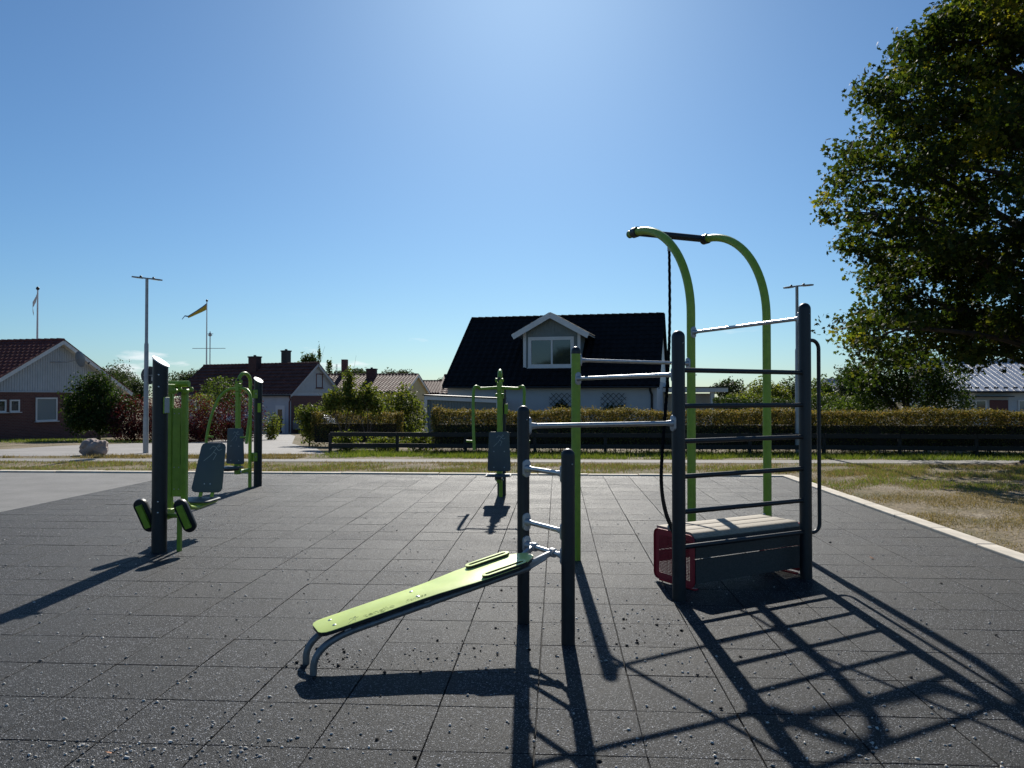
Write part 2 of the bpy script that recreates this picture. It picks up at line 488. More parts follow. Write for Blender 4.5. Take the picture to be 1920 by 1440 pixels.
M['lf_hedge'] = leaf_mat('hedge_leaves', [(0.065, 0.085, 0.026), (0.11, 0.125, 0.038), (0.17, 0.16, 0.058), (0.21, 0.165, 0.07)], 0.48, tcol=(1.4, 1.1, 0.55))
M['lf_far'] = leaf_mat('far_tree_leaves', [(0.022, 0.036, 0.018), (0.036, 0.054, 0.025), (0.055, 0.072, 0.03)], 0.32)
M['grass_dry'] = leaf_mat('dry_grass', [(0.15, 0.14, 0.06), (0.26, 0.21, 0.11), (0.42, 0.34, 0.20)], 0.3, 0.7, 0.2, tcol=(1.2, 1.1, 0.6))
M['grass_green'] = leaf_mat('green_grass', [(0.072, 0.120, 0.022), (0.132, 0.186, 0.036), (0.228, 0.240, 0.072)], 0.4, 0.6, 0.3, tcol=(1.3, 1.3, 0.5))
M['flag_y'] = mat('yellow_cloth', (0.55, 0.36, 0.03), 0.8)
M['flag_b'] = mat('blue_cloth', (0.03, 0.10, 0.28), 0.8)
M['flag_w'] = mat('white_cloth', (0.6, 0.6, 0.58), 0.8)
M['carpaint'] = mat('silver_car_paint', (0.42, 0.43, 0.44), 0.3, metal=0.5, coat=0.6)
M['tyre'] = mat('tyre_rubber', (0.012, 0.012, 0.012), 0.85)
M['soil'] = ground_mat('bare_soil', [(0.35, (0.09, 0.065, 0.045)), (0.65, (0.20, 0.155, 0.11))], 4, 0.4, 60, 0.95, 0.03, 30)

def brick_mat():
    m = bpy.data.materials.new('dark_red_brick')
    m.use_nodes = True
    n, l = m.node_tree.nodes, m.node_tree.links
    b = n['Principled BSDF']; b.inputs['Roughness'].default_value = 0.85
    tc = n.new('ShaderNodeTexCoord')
    sx = n.new('ShaderNodeSeparateXYZ'); l.new(tc.outputs['Object'], sx.inputs[0])
    ad = n.new('ShaderNodeMath'); ad.operation = 'ADD'; l.new(sx.outputs['X'], ad.inputs[0]); l.new(sx.outputs['Y'], ad.inputs[1])
    cx = n.new('ShaderNodeCombineXYZ'); l.new(ad.outputs[0], cx.inputs['X']); l.new(sx.outputs['Z'], cx.inputs['Y'])
    br = n.new('ShaderNodeTexBrick')
    br.inputs['Scale'].default_value = 1; br.inputs['Brick Width'].default_value = 0.25; br.inputs['Row Height'].default_value = 0.075
    br.inputs['Mortar Size'].default_value = 0.008
    br.inputs['Color1'].default_value = (0.105, 0.038, 0.032, 1); br.inputs['Color2'].default_value = (0.15, 0.055, 0.045, 1)
    br.inputs['Mortar'].default_value = (0.16, 0.12, 0.11, 1)
    l.new(cx.outputs[0], br.inputs['Vector'])
    l.new(br.outputs['Color'], b.inputs['Base Color'])
    bp = n.new('ShaderNodeBump'); bp.inputs['Distance'].default_value = 0.006; bp.invert = True
    l.new(br.outputs['Fac'], bp.inputs['Height']); l.new(bp.outputs[0], b.inputs['Normal'])
    return m
M['brick'] = brick_mat()

# ================================================================== THE SETTING
def sheet(name, m, polys, dz, kind='structure'):
    """flat sheets given as ground polygons; z follows the ground, dz above it"""
    mb = MB()
    for pl in polys:
        mb.add([(x, y, gz(y) + dz) for x, y in pl], [tuple(range(len(pl)))])
    o = mb.build(name, m, None, smooth=0, recalc=False)
    return tag(o, kind=kind)

# ground: one sheet to the horizon, -0.02 below the paving
gm = MB()
ys = [-60, -5, 20, 40, 60, 900]
xs = [-900, -40, -7.7, 4.7, 40, 900]
gv = [(x, y, gz(y) - 0.02) for y in ys for x in xs]
gf = [(j * 6 + i, j * 6 + i + 1, (j + 1) * 6 + i + 1, (j + 1) * 6 + i) for j in range(5) for i in range(5)]
ground = tag(gm.add(gv, gf).build('ground', M['lawn'], None, smooth=0), 'worn patchy lawn of dry and green grass around the exercise yard', kind='structure')

RX0, RX1, RY0, RY1 = -7.607, 4.393, -1.046, 15.454
tag(sheet('paved_yard', M['asphalt'], [[(-24, 1.0), (RX0 - 0.004, 1.0), (RX0 - 0.004, RY1), (-24, RY1)]], -0.004),
    'pale grey asphalt yard left of the black rubber paving')
tag(sheet('footpath', M['path'], [[(-24, 18.0), (-13, 18.15), (-6, 18.55), (4, 18.75), (10, 18.95), (30, 19.6), (30, 20.0), (10.8, 19.95), (4, 19.55), (-6, 19.3), (-13, 19.0), (-24, 19.2)]], -0.012),
    'narrow pale asphalt footpath running between the grass strips')
tag(sheet('street', M['road'], [
    [(-30, 19.6), (-14.7, 19.75), (-10.8, 20.3), (-8.4, 21.4), (-6.7, 21.9), (-7.1, 23.0), (-8.3, 26.2), (-9.6, 28.5), (-15.5, 31.5), (-17.4, 31.2), (-18.4, 27.4), (-17.9, 23.6), (-30, 23.4)],
    [(-9.6, 28.5), (-11.0, 31.5), (-16.2, 47), (-21.5, 59.9), (-27.5, 59.9), (-20.6, 50), (-17.05, 41.5), (-15.5, 31.5)]], -0.010),
    'pale grey asphalt street curving away between hedge and red shrubs')

# ---- rubber paving
rub = tag(sheet('rubber_paving', M['gap'], [[(RX0, RY0), (RX1, RY0), (RX1, RY1), (RX0, RY1)]], -0.016),
          'black rubber safety pavers laid in a square grid under the exercise equipment')
def cam_px(x, y, z):
    c, s = math.cos(CAM_YAW), math.sin(CAM_YAW)
    xr, yr = c * x + s * y, -s * x + c * y
    cp, sp = math.cos(CAM_PITCH), math.sin(CAM_PITCH)
    d = cp * yr + sp * (z - CAM_H)
    if d < 0.3: return None
    return 960 + CAM_F * xr / d, 720 - CAM_F * (-sp * yr + cp * (z - CAM_H)) / d, d

def tile_verts(hw, hl, h, b, dz):
    v = []
    for z, i in ((-h, 0), (-b, 0), (0, b)):
        for sx, sy in ((-1, -1), (1, -1), (1, 1), (-1, 1)):
            v.append((sx * (hw - i), sy * (hl - i), z + dz))
    return v
TF = [(0, 1, 5, 4), (1, 2, 6, 5), (2, 3, 7, 6), (3, 0, 4, 7), (4, 5, 9, 8), (5, 6, 10, 9), (6, 7, 11, 10), (7, 4, 8, 11), (8, 9, 10, 11)]
def tile_mesh(k):
    g = (0.0028, 0.0032, 0.0042, 0.0030)[k]
    me = bpy.data.meshes.new('tile')
    me.from_pydata(tile_verts(0.25 - g, 0.25 - g * 0.75, 0.0155, 0.0025, 0), [], TF)
    me.materials.append(M['rubber'])
    return me
TM = [tile_mesh(k) for k in range(4)]
tiles = []
for c in range(-10, 14):
    for r in range(-9, 24):
        tiles.append((0.5 * c - 2.607 + 0.25, 0.5 * r + 3.454 + 0.25))
scored = []
for x, y in tiles:
    p = cam_px(x, y, 0)
    vis = p is not None and -130 < p[0] < 2050 and p[1] < 1580
    scored.append(((p[2] if vis else 99 + abs(y)), x, y))
scored.sort()
far = MB()
for i, (d, x, y) in enumerate(scored):
    rz = random.gauss(0, 0.0016)
    jx, jy, jz = random.gauss(0, 0.0008), random.gauss(0, 0.0008), random.gauss(0, 0.0005)
    tx, ty = random.gauss(0, 0.0014), random.gauss(0, 0.0014)
    k = random.choice((0, 0, 0, 1, 1, 3, 3, 2))
    if i < 300:
        o = bpy.data.objects.new('tile', TM[k])
        COL.objects.link(o); o.parent = rub
        o.location = (x + jx, y + jy, jz); o.rotation_euler = (tx, ty, rz)
    else:
        T = Matrix.Translation((x + jx, y + jy, jz)) @ Euler((tx, ty, rz)).to_matrix().to_4x4()
        far.add([T @ Vector(p) for p in tile_verts(0.2472, 0.2478, 0.0155, 0.0025, 0)], TF)
far.build('tile_field', M['rubber'], rub, smooth=0, kind='stuff', recalc=False)

# ---- kerb of pale concrete stones
kerb = tag(MB().box(RX0 - 16, RX1 + 0.2, RY1 + 0.02, RY1 + 0.18, -0.10, -0.03).build('kerb', M['kerb'], None), 'pale concrete kerb stones edging the rubber paving and lawn', kind='structure')
def kerb_mesh(L):
    mb = MB().box(-L / 2, L / 2, -0.1, 0.1, -0.12, 0.028)
    bm = bmesh.new(); me = bpy.data.meshes.new('kerb_stone'); me.from_pydata(mb.v, [], mb.f); bm.from_mesh(me)
    bmesh.ops.bevel(bm, geom=[e for e in bm.edges], offset=0.008, segments=2, affect='EDGES', profile=0.5)
    bm.to_mesh(me); bm.free(); me.materials.append(M['kerb'])
    return me
KM = kerb_mesh(0.988)
def kerb_stone(x, y, rz):
    o = bpy.data.objects.new('kerb_stone', KM); COL.objects.link(o); o.parent = kerb
    o.location = (x + random.gauss(0, 0.003), y + random.gauss(0, 0.003), random.gauss(0, 0.002)); o.rotation_euler = (0, 0, rz + random.gauss(0, 0.002))
x = RX1 + 0.21 - 0.5
while x > -21:
    kerb_stone(x, RY1 + 0.106, 0); x -= 1.0
y = RY1 - 0.5
while y > -1:
    kerb_stone(RX1 + 0.11, y, math.pi / 2); y -= 1.0

# ---- loose grit on the rubber
def scatter_stones(name, pts, smin, smax, m, label):
    t = np.array([(1, 0, -.3), (-.5, .87, -.3), (-.5, -.87, -.3), (.5, .5, .6), (-.75, .1, .55), (.3, -.75, .6)])
    F = np.array([(0, 1, 3), (1, 4, 3), (1, 2, 4), (2, 5, 4), (2, 0, 5), (0, 3, 5), (3, 4, 5)])
    n = len(pts)
    pts = np.array(pts)
    s = smin + (smax - smin) * NP.random(n) ** 2.2
    a = NP.random(n) * 6.283
    v = np.repeat(t[None], n, 0) * (1 + 0.35 * NP.standard_normal((n, 6, 3)).clip(-1, 1))
    v = v * s[:, None, None] * np.array([1.1, 0.8, 0.7])
    ca, sa = np.cos(a)[:, None], np.sin(a)[:, None]
    X, Y = v[:, :, 0] * ca - v[:, :, 1] * sa, v[:, :, 0] * sa + v[:, :, 1] * ca
    v = np.stack([X + pts[:, None, 0], Y + pts[:, None, 1], v[:, :, 2] + s[:, None] * 0.3 + 0.001], -1)
    fl = (F[None] + (np.arange(n) * 6)[:, None, None]).ravel()
    o = np_mesh(name, v.reshape(-1, 3), fl, 3, m)
    return tag(o, label, 'gravel', kind='stuff')
grit = [(NP.uniform(-7, 4.3), 1.8 + 9 * NP.random() ** 1.6) for _ in range(4200)]
for cx, cy, sx, sy, n in ((-2.02, 3.38, .22, .06, 170), (-1.43, 3.43, .05, .12, 60), (-1.62, 3.45, .5, .25, 260), (-2.3, 3.9, .6, .4, 160), (1.45, 3.2, .35, .03, 60), (1.45, 3.25, .6, .12, 70), (0.7, 4.7, .35, .1, 40),
                      (-0.9, 4.62, .4, .12, 130), (-0.1, 5.2, .25, .25, 40), (0.65, 5.6, .2, .12, 50), (0.3, 3.6, .5, .3, 50), (1.6, 3.6, .5, .2, 80), (1.3, 4.0, .4, .3, 60)):
    grit += [(cx + NP.standard_normal() * sx, cy + NP.standard_normal() * sy) for _ in range(n)]
scatter_stones('loose_grit', grit, 0.0018, 0.0115, M['pebble'], 'small pale stones scattered over the black rubber paving')
crumbs = [(NP.uniform(-6, 4), 2.2 + 8 * NP.random() ** 1.4) for _ in range(160)]
for cx, cy, sx, sy, n in ((-0.75, 4.7, .5, .25, 40), (0.5, 5.3, .3, .3, 40), (-1.4, 4.5, .12, .12, 25)):
    crumbs += [(cx + NP.standard_normal() * sx, cy + NP.standard_normal() * sy) for _ in range(n)]
scatter_stones('rubber_crumbs', crumbs, 0.004, 0.016, M['crumb'], 'dark torn rubber crumbs lying on the paving')

# ---- grass blades
def blades(name, n, reg, hmin, hmax, m, label, wid=0.006, thin=None):
    x0, x1, y0, y1 = reg
    x = NP.uniform(x0, x1, n * 2); y = NP.uniform(y0, y1, n * 2)
    # tufts: keep by a cheap value-noise
    k = np.sin(x * 2.1 + 1.3 * np.sin(y * 1.7)) + np.sin(y * 2.9 + x * .6) + np.sin(x * 5.3 - y * 4.1) * .7 + NP.standard_normal(n * 2) * 0.9
    sel = np.argsort(-k)[:n]
    if thin is not None:
        sel = sel[[thin(x[i], y[i]) for i in sel]]
    x, y = x[sel], y[sel]; n = len(x)
    z = -0.033 * np.clip(np.minimum(y, 60) - 20, 0, None) - 0.02
    h = hmin + (hmax - hmin) * NP.random(n) ** 1.5
    a = NP.random(n) * 6.283
    w = wid * (0.7 + 0.6 * NP.random(n))
    lx, ly = NP.standard_normal(n) * 0.45 * h, NP.standard_normal(n) * 0.45 * h
    p0 = np.stack([x - np.cos(a) * w, y - np.sin(a) * w, z], -1)
    p1 = np.stack([x + np.cos(a) * w, y + np.sin(a) * w, z], -1)
    p2 = np.stack([x + lx, y + ly, z + h], -1)
    v = np.stack([p0, p1, p2], 1).reshape(-1, 3)
    o = np_mesh(name, v, np.arange(len(v)), 3, m)
    return tag(o, label, 'grass', kind='stuff')
on_lawn = lambda x, y: not (x < RX1 + 0.23 and y < RY1 + 0.22)
not_dirt = lambda x, y: on_lawn(x, y) and (math.sin(x * 1.3 + 2) + math.sin(y * 1.1 + x * .5) + math.sin(x * .45 - y * .8)) < 0.9
blades('dry_grass', 46000, (-20, 16, RY1 + 0.2, 18.5), 0.02, 0.085, M['grass_dry'], 'dry straw coloured grass between kerb and footpath', thin=lambda x, y: y < 18.05 + 0.045 * (x + 20) * 0.5)
blades('dry_lawn_grass', 95000, (RX1 + 0.2, 12, 6.5, 18.4), 0.008, 0.045, M['grass_dry'], 'short parched grass right of the rubber paving', 0.005, thin=on_lawn)
blades('green_lawn_grass', 16000, (RX1 + 0.2, 16, 13.5, 18.6), 0.03, 0.09, M['grass_green'], 'greener grass tufts right of the rubber paving', 0.006, thin=not_dirt)
blades('green_tufts', 12000, (-20, 6, RY1 + 0.3, 18.0), 0.03, 0.11, M['grass_green'], 'green grass tufts along the strip before the footpath', 0.006)
blades('verge_grass', 46000, (-6.5, 18, 19.75, 23.6), 0.04, 0.15, M['grass_green'], 'long green grass below the dark timber fence', 0.008, thin=lambda x, y: y > 19.5 + max(0, x - 4) * 0.03)
blades('roadside_grass', 16000, (-14.4, -6.6, 19.2, 21.2), 0.03, 0.11, M['grass_dry'], 'rough grass tongue between footpath and street', 0.008, thin=lambda x, y: y < 19.35 + max(0, (x + 14.4)) * 0.22 and y > 19.1)
blades('garden_grass', 9000, (-34, -17.5, 31.5, 36), 0.05, 0.14, M['grass_green'], 'sunlit lawn before the red brick house', 0.012)

# soil heap at the right edge of the lawn
sh = MB()
n1, n2 = 26, 16
for j in range(n2 + 1):
    for i in range(n1):
        an = 2 * math.pi * i / n1; rr = 1 - j / n2
        nz = 0.12 * math.sin(5 * an + j) + 0.1 * math.sin(9 * an + 2.2 * j)
        sh.v.append((11.6 + 1.3 * rr * math.cos(an) * (1 + nz * .5), 18.5 + 0.55 * rr * math.sin(an) * (1 + nz * .5), -0.03 + 0.22 * (1 - rr ** 1.6) * (1 + nz)))
for j in range(n2):
    for i in range(n1):
        i2 = (i + 1) % n1
        sh.f.append((j * n1 + i, j * n1 + i2, (j + 1) * n1 + i2, (j + 1) * n1 + i))
tag(sh.build('soil_heap', M['soil'], None, smooth=3), 'low heap of bare brown soil at the lawn beside the footpath', 'soil heap')

# ================================================================== CLIMBING FRAME
UP = V(0, 0, 1)
FL, RL = V(0.941, 6.11, 0), V(2.154, 6.889, 0)
E1 = (RL - FL).normalized()
E2 = V(-E1.y, E1.x, 0)
GP, AL, AR = V(0.176, 7.53, 0), V(1.43, 8.40, 0), V(2.35, 8.86, 0)
MP, SP = V(-0.242, 5.44, 0), V(0.065, 4.99, 0)
BD = V(-0.45, 0.893, 0).normalized()          # arches lean back this way

def dome(r, H, n=6):
    return [(r, -0.03), (r, H - r)] + [(r * math.cos(i * math.pi / 2 / n), H - r + r * math.sin(i * math.pi / 2 / n)) for i in range(1, n)] + [(0.004, H)]
def stadium(w, h, n=8):
    pts = []
    for i in range(n + 1):
        a = math.pi * i / n; pts.append((w / 2 * math.cos(a), h / 2 - w / 2 + w / 2 * math.sin(a)))
    for i in range(n + 1):
        a = math.pi + math.pi * i / n; pts.append((w / 2 * math.cos(a), -h / 2 + w / 2 + w / 2 * math.sin(a)))
    return pts

frame = thing('climbing_apparatus', (1.2, 7.0, 0), 'outdoor climbing frame of dark posts, steel bars, wall ladder and two lime green arches', 'climbing frame')
for p, H, r in ((FL, 2.10, 0.052), (RL, 2.40, 0.052), (MP, 1.52, 0.043), (SP, 1.25, 0.044)):
    q = MB().lathe(p, UP, dome(r, H), 28).build('post', M['anth'], frame, 0.7)
    b = MB()
    for zz in (H - 0.1, H - 0.1):
        b.lathe(p + V(0.6, -0.8, 0) * (r - 0.002) + V(0, 0, zz), V(0.6, -0.8, 0), [(0.006, 0), (0.006, 0.003), (0.002, 0.005)], 10)
    b.build('bolt', M['bolt'], q)
gpo = MB().lathe(GP, UP, [(0.045, -0.03), (0.045, 2.0)], 28).build('post', M['lime'], frame, 0.7, label='lime green upright post with a black domed cap')
MB().lathe(GP + V(0, 0, 1.996), UP, [(0.047, 0), (0.047, 0.025)] + [(0.047 * math.cos(a), 0.025 + 0.047 * math.sin(a)) for a in (0.3, 0.6, 0.9, 1.2, 1.45)], 28).build('cap', M['blackcap'], gpo, 0.7)

def flange(p, d, z, r_post, r_bar):
    """cast end fitting of a bar on a round post"""
    d = Vector(d).normalized(); s = d.cross(UP)
    o = Vector(p) + V(0, 0, z) + d * (r_post - 0.012)
    mb = MB().prism(stadium(0.058, 0.125), o, s, UP, d, 0.022)
    mb.lathe(o + d * 0.018, d, [(0.028, 0), (0.026, 0.012), (r_bar + 0.004, 0.042), (r_bar + 0.003, 0.058)], 18)
    return mb
def steel_bar(pa, ra, pb, rb, z, r=0.0175):
    d = (pb - pa).normalized()
    o = MB().cyl(pa + d * (ra - 0.01) + V(0, 0, z), pb - d * (rb - 0.01) + V(0, 0, z), r, 20).build('bar', M['galv'], frame, 0.7)
    for p, dd, rr in ((pa, d, ra), (pb, -d, rb)):
        flange(p, dd, z, rr, r).build('fitting', M['alu'], o, 0.5, bevel=0.003)
    return o
steel_bar(MP, 0.043, FL, 0.052, 1.375)
steel_bar(GP, 0.045, FL, 0.052, 1.755)
steel_bar(GP, 0.045, AL, 0.045, 1.935)
steel_bar(AL, 0.045, RL, 0.052, 2.268)
for z in (1.082, 0.71, 0.552):
    steel_bar(MP, 0.043, SP, 0.044, z, 0.0165)
for z in (1.79, 1.508, 1.232, 0.956, 0.68, 0.405):
    MB().cyl(FL + E1 * 0.04 + V(0, 0, z), RL - E1 * 0.04 + V(0, 0, z), 0.0195, 18).build('rung', M['anth'], frame, 0.7)
# side grip bowed out from the tall post
HD = V(0.90, 0.43, 0).normalized()
pts = [RL + V(0, 0, 2.075), RL + HD * 0.08 + V(0, 0, 2.075)] + arc(RL + HD * 0.08 + V(0, 0, 2.0), HD, UP, 0.075, math.pi / 2, 0, 8)[1:]
pts += [RL + HD * 0.155 + V(0, 0, 0.47)] + arc(RL + HD * 0.08 + V(0, 0, 0.47), HD, UP, 0.075, 0, -math.pi / 2, 8)[1:] + [RL + V(0, 0, 0.395)]
MB().tube(pts, 0.0165, 16).build('grip', M['anth'], frame, 0.8)
# arches and the beam between them
AZ, ARAD = 2.47, 1.09
def arch(base, extra):
    c = base + BD * ARAD + V(0, 0, AZ)
    pts = [base + V(0, 0, -0.03), base + V(0, 0, 1.2)] + arc(c, -BD, UP, ARAD, 0, math.pi / 2, 22)
    if extra: pts.append(c + UP * ARAD + BD * extra)
    return pts, c + UP * ARAD
pa, ta = arch(AL, 0.13)
pb, tb = arch(AR, 0.0)
a1 = MB().tube(pa, 0.046, 26).build('arch', M['lime'], frame, 0.8)
MB().lathe(pa[-1] - BD * 0.012, BD, [(0.048, 0), (0.048, 0.016), (0.04, 0.03), (0.02, 0.036)], 22).build('end_cap', M['blackcap'], a1, 0.7)
a2 = MB().tube(pb, 0.046, 26).build('arch', M['lime'], frame, 0.8)
BMD = (tb - ta).normalized()
bt = MB().cyl(ta - BMD * 0.02, tb + BMD * 0.02, 0.043, 24).build('beam', M['anth'], frame, 0.7)
for p, d in ((ta, BD), (tb, BD)):
    MB().lathe(p - d * 0.05, d, [(0.05, 0), (0.062, 0.006), (0.062, 0.094), (0.05, 0.1)], 24).build('collar', M['anth'], bt, 0.5)
for p in (AR,):
    for s in (-1, 1):
        MB().lathe(p + E1 * s * 0.044 + V(0, 0, 0.26), E1 * s, [(0.014, 0), (0.014, 0.012), (0.006, 0.02)], 12).build('bolt', M['bolt'], a2)

# ---- rope
rp = ta.lerp(tb, 0.47)
rope = thing('climbing_rope', (rp.x, rp.y, 0), 'black twisted climbing rope hung from the dark beam between the green arches', 'rope')
rt = rp - V(0, 0, 0.04)
MB().lathe(rt + V(0, 0, 0.02), -UP, [(0.012, 0), (0.03, 0.012), (0.03, 0.035), (0.016, 0.045), (0.016, 0.06), (0.024, 0.062), (0.024, 0.17), (0.014, 0.18)], 16).build('swivel', M['alu'], rope, 0.5)
ctrl = [rt - V(0, 0, 0.15), V(1.318, 9.2, 2.45), V(1.205, 8.6, 1.72), V(1.06, 7.9, 1.12), V(0.965, 7.3, 0.78), V(0.925, 6.75, 0.60), V(0.93, 6.35, 0.50), V(0.935, 6.165, 0.45)]
def smooth_path(c, per=14):
    out = []
    n = len(c)
    for i in range(n - 1):
        p0, p1, p2, p3 = c[max(0, i - 1)], c[i], c[i + 1], c[min(n - 1, i + 2)]
        for k in range(per):
            t = k / per
            out.append(0.5 * ((2 * p1) + (p2 - p0) * t + (2 * p0 - 5 * p1 + 4 * p2 - p3) * t * t + (3 * p1 - p0 - 3 * p2 + p3) * t ** 3))
    out.append(c[-1]); return out
path = smooth_path(ctrl, 26)
rm = MB().tube(path, 0.0155, 12)
for k in range(3):
    tw = []
    for i, p in enumerate(path):
        t = (path[min(i + 1, len(path) - 1)] - path[max(i - 1, 0)]).normalized()
        nx = t.cross(V(0.3, 1, 0.2)).normalized(); ny = t.cross(nx)
        a = i * 0.8 + k * 2.094
        tw.append(p + (nx * math.cos(a) + ny * math.sin(a)) * 0.0105)
    rm.tube(tw, 0.0085, 7)
rm.build('rope_strands', M['rope'], rope, 1.2)
MB().tube([FL + E2 * 0.05 + V(0, 0, 0.43), FL + E2 * 0.075 + V(0, 0, 0.45), FL + E2 * 0.05 + V(0, 0, 0.47)], 0.006, 8).build('anchor_hook', M['alu'], rope)

# ---- red-ended step box
BO = FL + E1 * 0.28 + E2 * 0.125
BL, BW, BH = 1.27, 0.50, 0.45
boxt = thing('step_box', BO, 'low step box of weathered timber slats with dark red perforated steel ends', 'step box')
def P(u, v, z):
    return BO + E1 * u + E2 * v + V(0, 0, z)
def perforated(name, u):
    mb = MB()
    out = rrect(BW, BH - 0.02, 0.055, 5, BW / 2, BH / 2 + 0.01)
    nx_, nz_, pit, hol = 31, 26, 0.0125, 0.0072
    fw, fh = nx_ * pit, nz_ * pit
    x0, z0 = BW / 2 - fw / 2, BH / 2 + 0.01 - fh / 2
    for i in range(nx_):
        for j in range(nz_):
            a, b = x0 + i * pit, z0 + j * pit
            g = (pit - hol) / 2
            sh_ = (pit * 0.0)
            q = [(a, b), (a + pit, b), (a + pit, b + pit), (a, b + pit), (a + g, b + g), (a + pit - g, b + g), (a + pit - g, b + pit - g), (a + g, b + pit - g)]
            # octagonal-ish hole from four trapezoids
            mb.add([P(u, x, z) for x, z in q], [(0, 1, 5, 4), (1, 2, 6, 5), (2, 3, 7, 6), (3, 0, 4, 7)])
    # solid margin: ring from the square field to the rounded outline
    inner = []
    cx, cz = BW / 2, BH / 2 + 0.01
    for x, z in out:
        dx, dz = x - cx, z - cz
        k = 1 / max(abs(dx) / (fw / 2), abs(dz) / (fh / 2)); inner.append((cx + dx * k, cz + dz * k))
    m = len(out)
    mb.add([P(u, x, z) for x, z in out] + [P(u, x, z) for x, z in inner], [(i, (i + 1) % m, m + (i + 1) % m, m + i) for i in range(m)])
    o = mb.build(name, M['red'], boxt, 0)
    md = o.modifiers.new('thickness', 'SOLIDIFY'); md.thickness = 0.002
    # folded rim
    rim_in = rrect(BW - 0.008, BH - 0.028, 0.051, 5, BW / 2, BH / 2 + 0.01)
    MB().ring(out, rim_in, P(u, 0, 0), E2, UP, E1, 0.014 if u > 0.5 else -0.014).build('rim', M['red'], o, 0.6)
    return o
perforated('end_panel', 0.0)
perforated('end_panel', BL)
sw = (BW - 0.012) / 3
for i in range(3):
    prof = rrect(sw - 0.015, 0.036, 0.006, 3)
    if i == 0:
        prof = [(-(sw - 0.015) / 2, -0.030), ((sw - 0.015) / 2, -0.018), ((sw - 0.015) / 2, 0.018), (-0.02, 0.018), (-0.035, 0.014), (-0.048, 0.006), (-0.056, -0.006), (-(sw - 0.015) / 2, -0.018)]
    MB().prism(prof, P(0.012, 0.006 + sw * (i + 0.5), BH + 0.0), E2, UP, E1, BL - 0.024).build('slat', M['wood'], boxt, 0.5)
for v0, vt in ((0.0, 1), (BW - 0.03, 1)):
    for z0, z1 in ((0.262, 0.425), (0.06 if v0 < 0.1 else 0.155, 0.252)):
        MB().prism([(0.004, z0), (0.026, z0), (0.026, z1), (0.004, z1)], P(0.012, v0, 0), E2, UP, E1, BL - 0.024).build('slat', M['wood_dark'], boxt, 0, bevel=0.003)
for u in (0.02, BL - 0.06):
    MB().prism([(0.03, 0.0), (BW - 0.03, 0.0), (BW - 0.03, 0.012), (0.03, 0.012)], P(u, 0, 0.0), E2, UP, E1, 0.04).build('foot_rail', M['red'], boxt, 0)

# ================================================================== INCLINE BENCH
BX, BY = V(0.866, 0.5, 0), V(-0.5, 0.866, 0)
F0 = V(-1.44, 4.44, 0)
bench = thing('incline_bench', F0, 'lime green incline sit-up bench hooked on the low steel bar', 'exercise bench')
sl = math.atan2(0.295, 1.38)
SX = (BX * math.cos(sl) + UP * math.sin(sl)).normalized()
SN = BY.cross(SX) * -1.0
if SN.z < 0: SN = -SN
O0 = F0 + V(0, 0, 0.215) + BX * 0.035
def S(s, t, n=0.0):
    return O0 + SX * s + BY * t + SN * n
for t in (0.1, -0.1):
    base = F0 + BY * t
    dn = -0.034
    p_end = S(1.38, t, dn)
    rad = 0.16
    k = S(0.20, t, dn)
    leg = [base + V(0, 0, -0.02), base + V(0, 0, 0.03)]
    b0, b1, b2 = base + V(0, 0, 0.03), S(-0.05, t, dn - 0.004), k
    for i in range(1, 12):
        q = i / 12; leg.append(b0 * (1 - q) ** 2 + b1 * 2 * q * (1 - q) + b2 * q * q)
    leg += [k, p_end]
    MB().tube(leg, 0.0205, 16).build('leg_rail', M['rail'], bench, 1.0)
outl = []
side = [(0.0, 0.075), (0.012, 0.105), (0.035, 0.124), (0.07, 0.13), (0.30, 0.131), (0.62, 0.133), (0.74, 0.14), (0.86, 0.158), (0.96, 0.174), (1.06, 0.18), (1.27, 0.178), (1.34, 0.15), (1.435, 0.07), (1.45, 0.04)]
outl = [(s, t) for s, t in side] + [(s, -t) for s, t in reversed(side)]
board = MB().prism(outl, O0 + SN * 0.0145, SX, BY, SN, 0.0035).build('board', M['limeboard'], bench, 0.5, bevel=0.001)
MB().prism([(s, t * 0.995) for s, t in outl], O0, SX, BY, SN, 0.014).build('board_core', M['anth'], bench, 0.5)
MB().prism([(s, t * 0.985) for s, t in outl], O0 - SN * 0.006, SX, BY, SN, 0.005).build('under_board', M['anth'], bench, 0.5)
for t, s0 in ((0.142, 1.06), (-0.142, 1.05)):
    w, h = 0.076, 0.32
    o_ = stadium(w, h); i_ = stadium(0.034, h - 0.045)
    MB().ring([(p[1], p[0]) for p in o_], [(p[1], p[0]) for p in i_], S(s0 + h / 2 - 0.02, t, 0.034), SX, BY, SN, 0.003).build('ankle_loop', M['limeboard'], bench, 0.5)
    MB().ring([(p[1] * 0.995, p[0] * 0.99) for p in o_], [(p[1] * 1.01, p[0] * 1.03) for p in i_], S(s0 + h / 2 - 0.02, t, 0.0185), SX, BY, SN, 0.015).build('loop_base', M['anth'], bench, 0.5)
bolts = MB()
for s, t in ((0.10, 0.055), (0.10, -0.055), (0.62, 0.06), (0.62, -0.06)):
    b = MB().lathe(S(s, t, 0.017), SN, [(0.011, 0), (0.011, 0.003), (0.006, 0.005)], 12).build('screw', M['bolt'], bench)
BARZ = 0.552
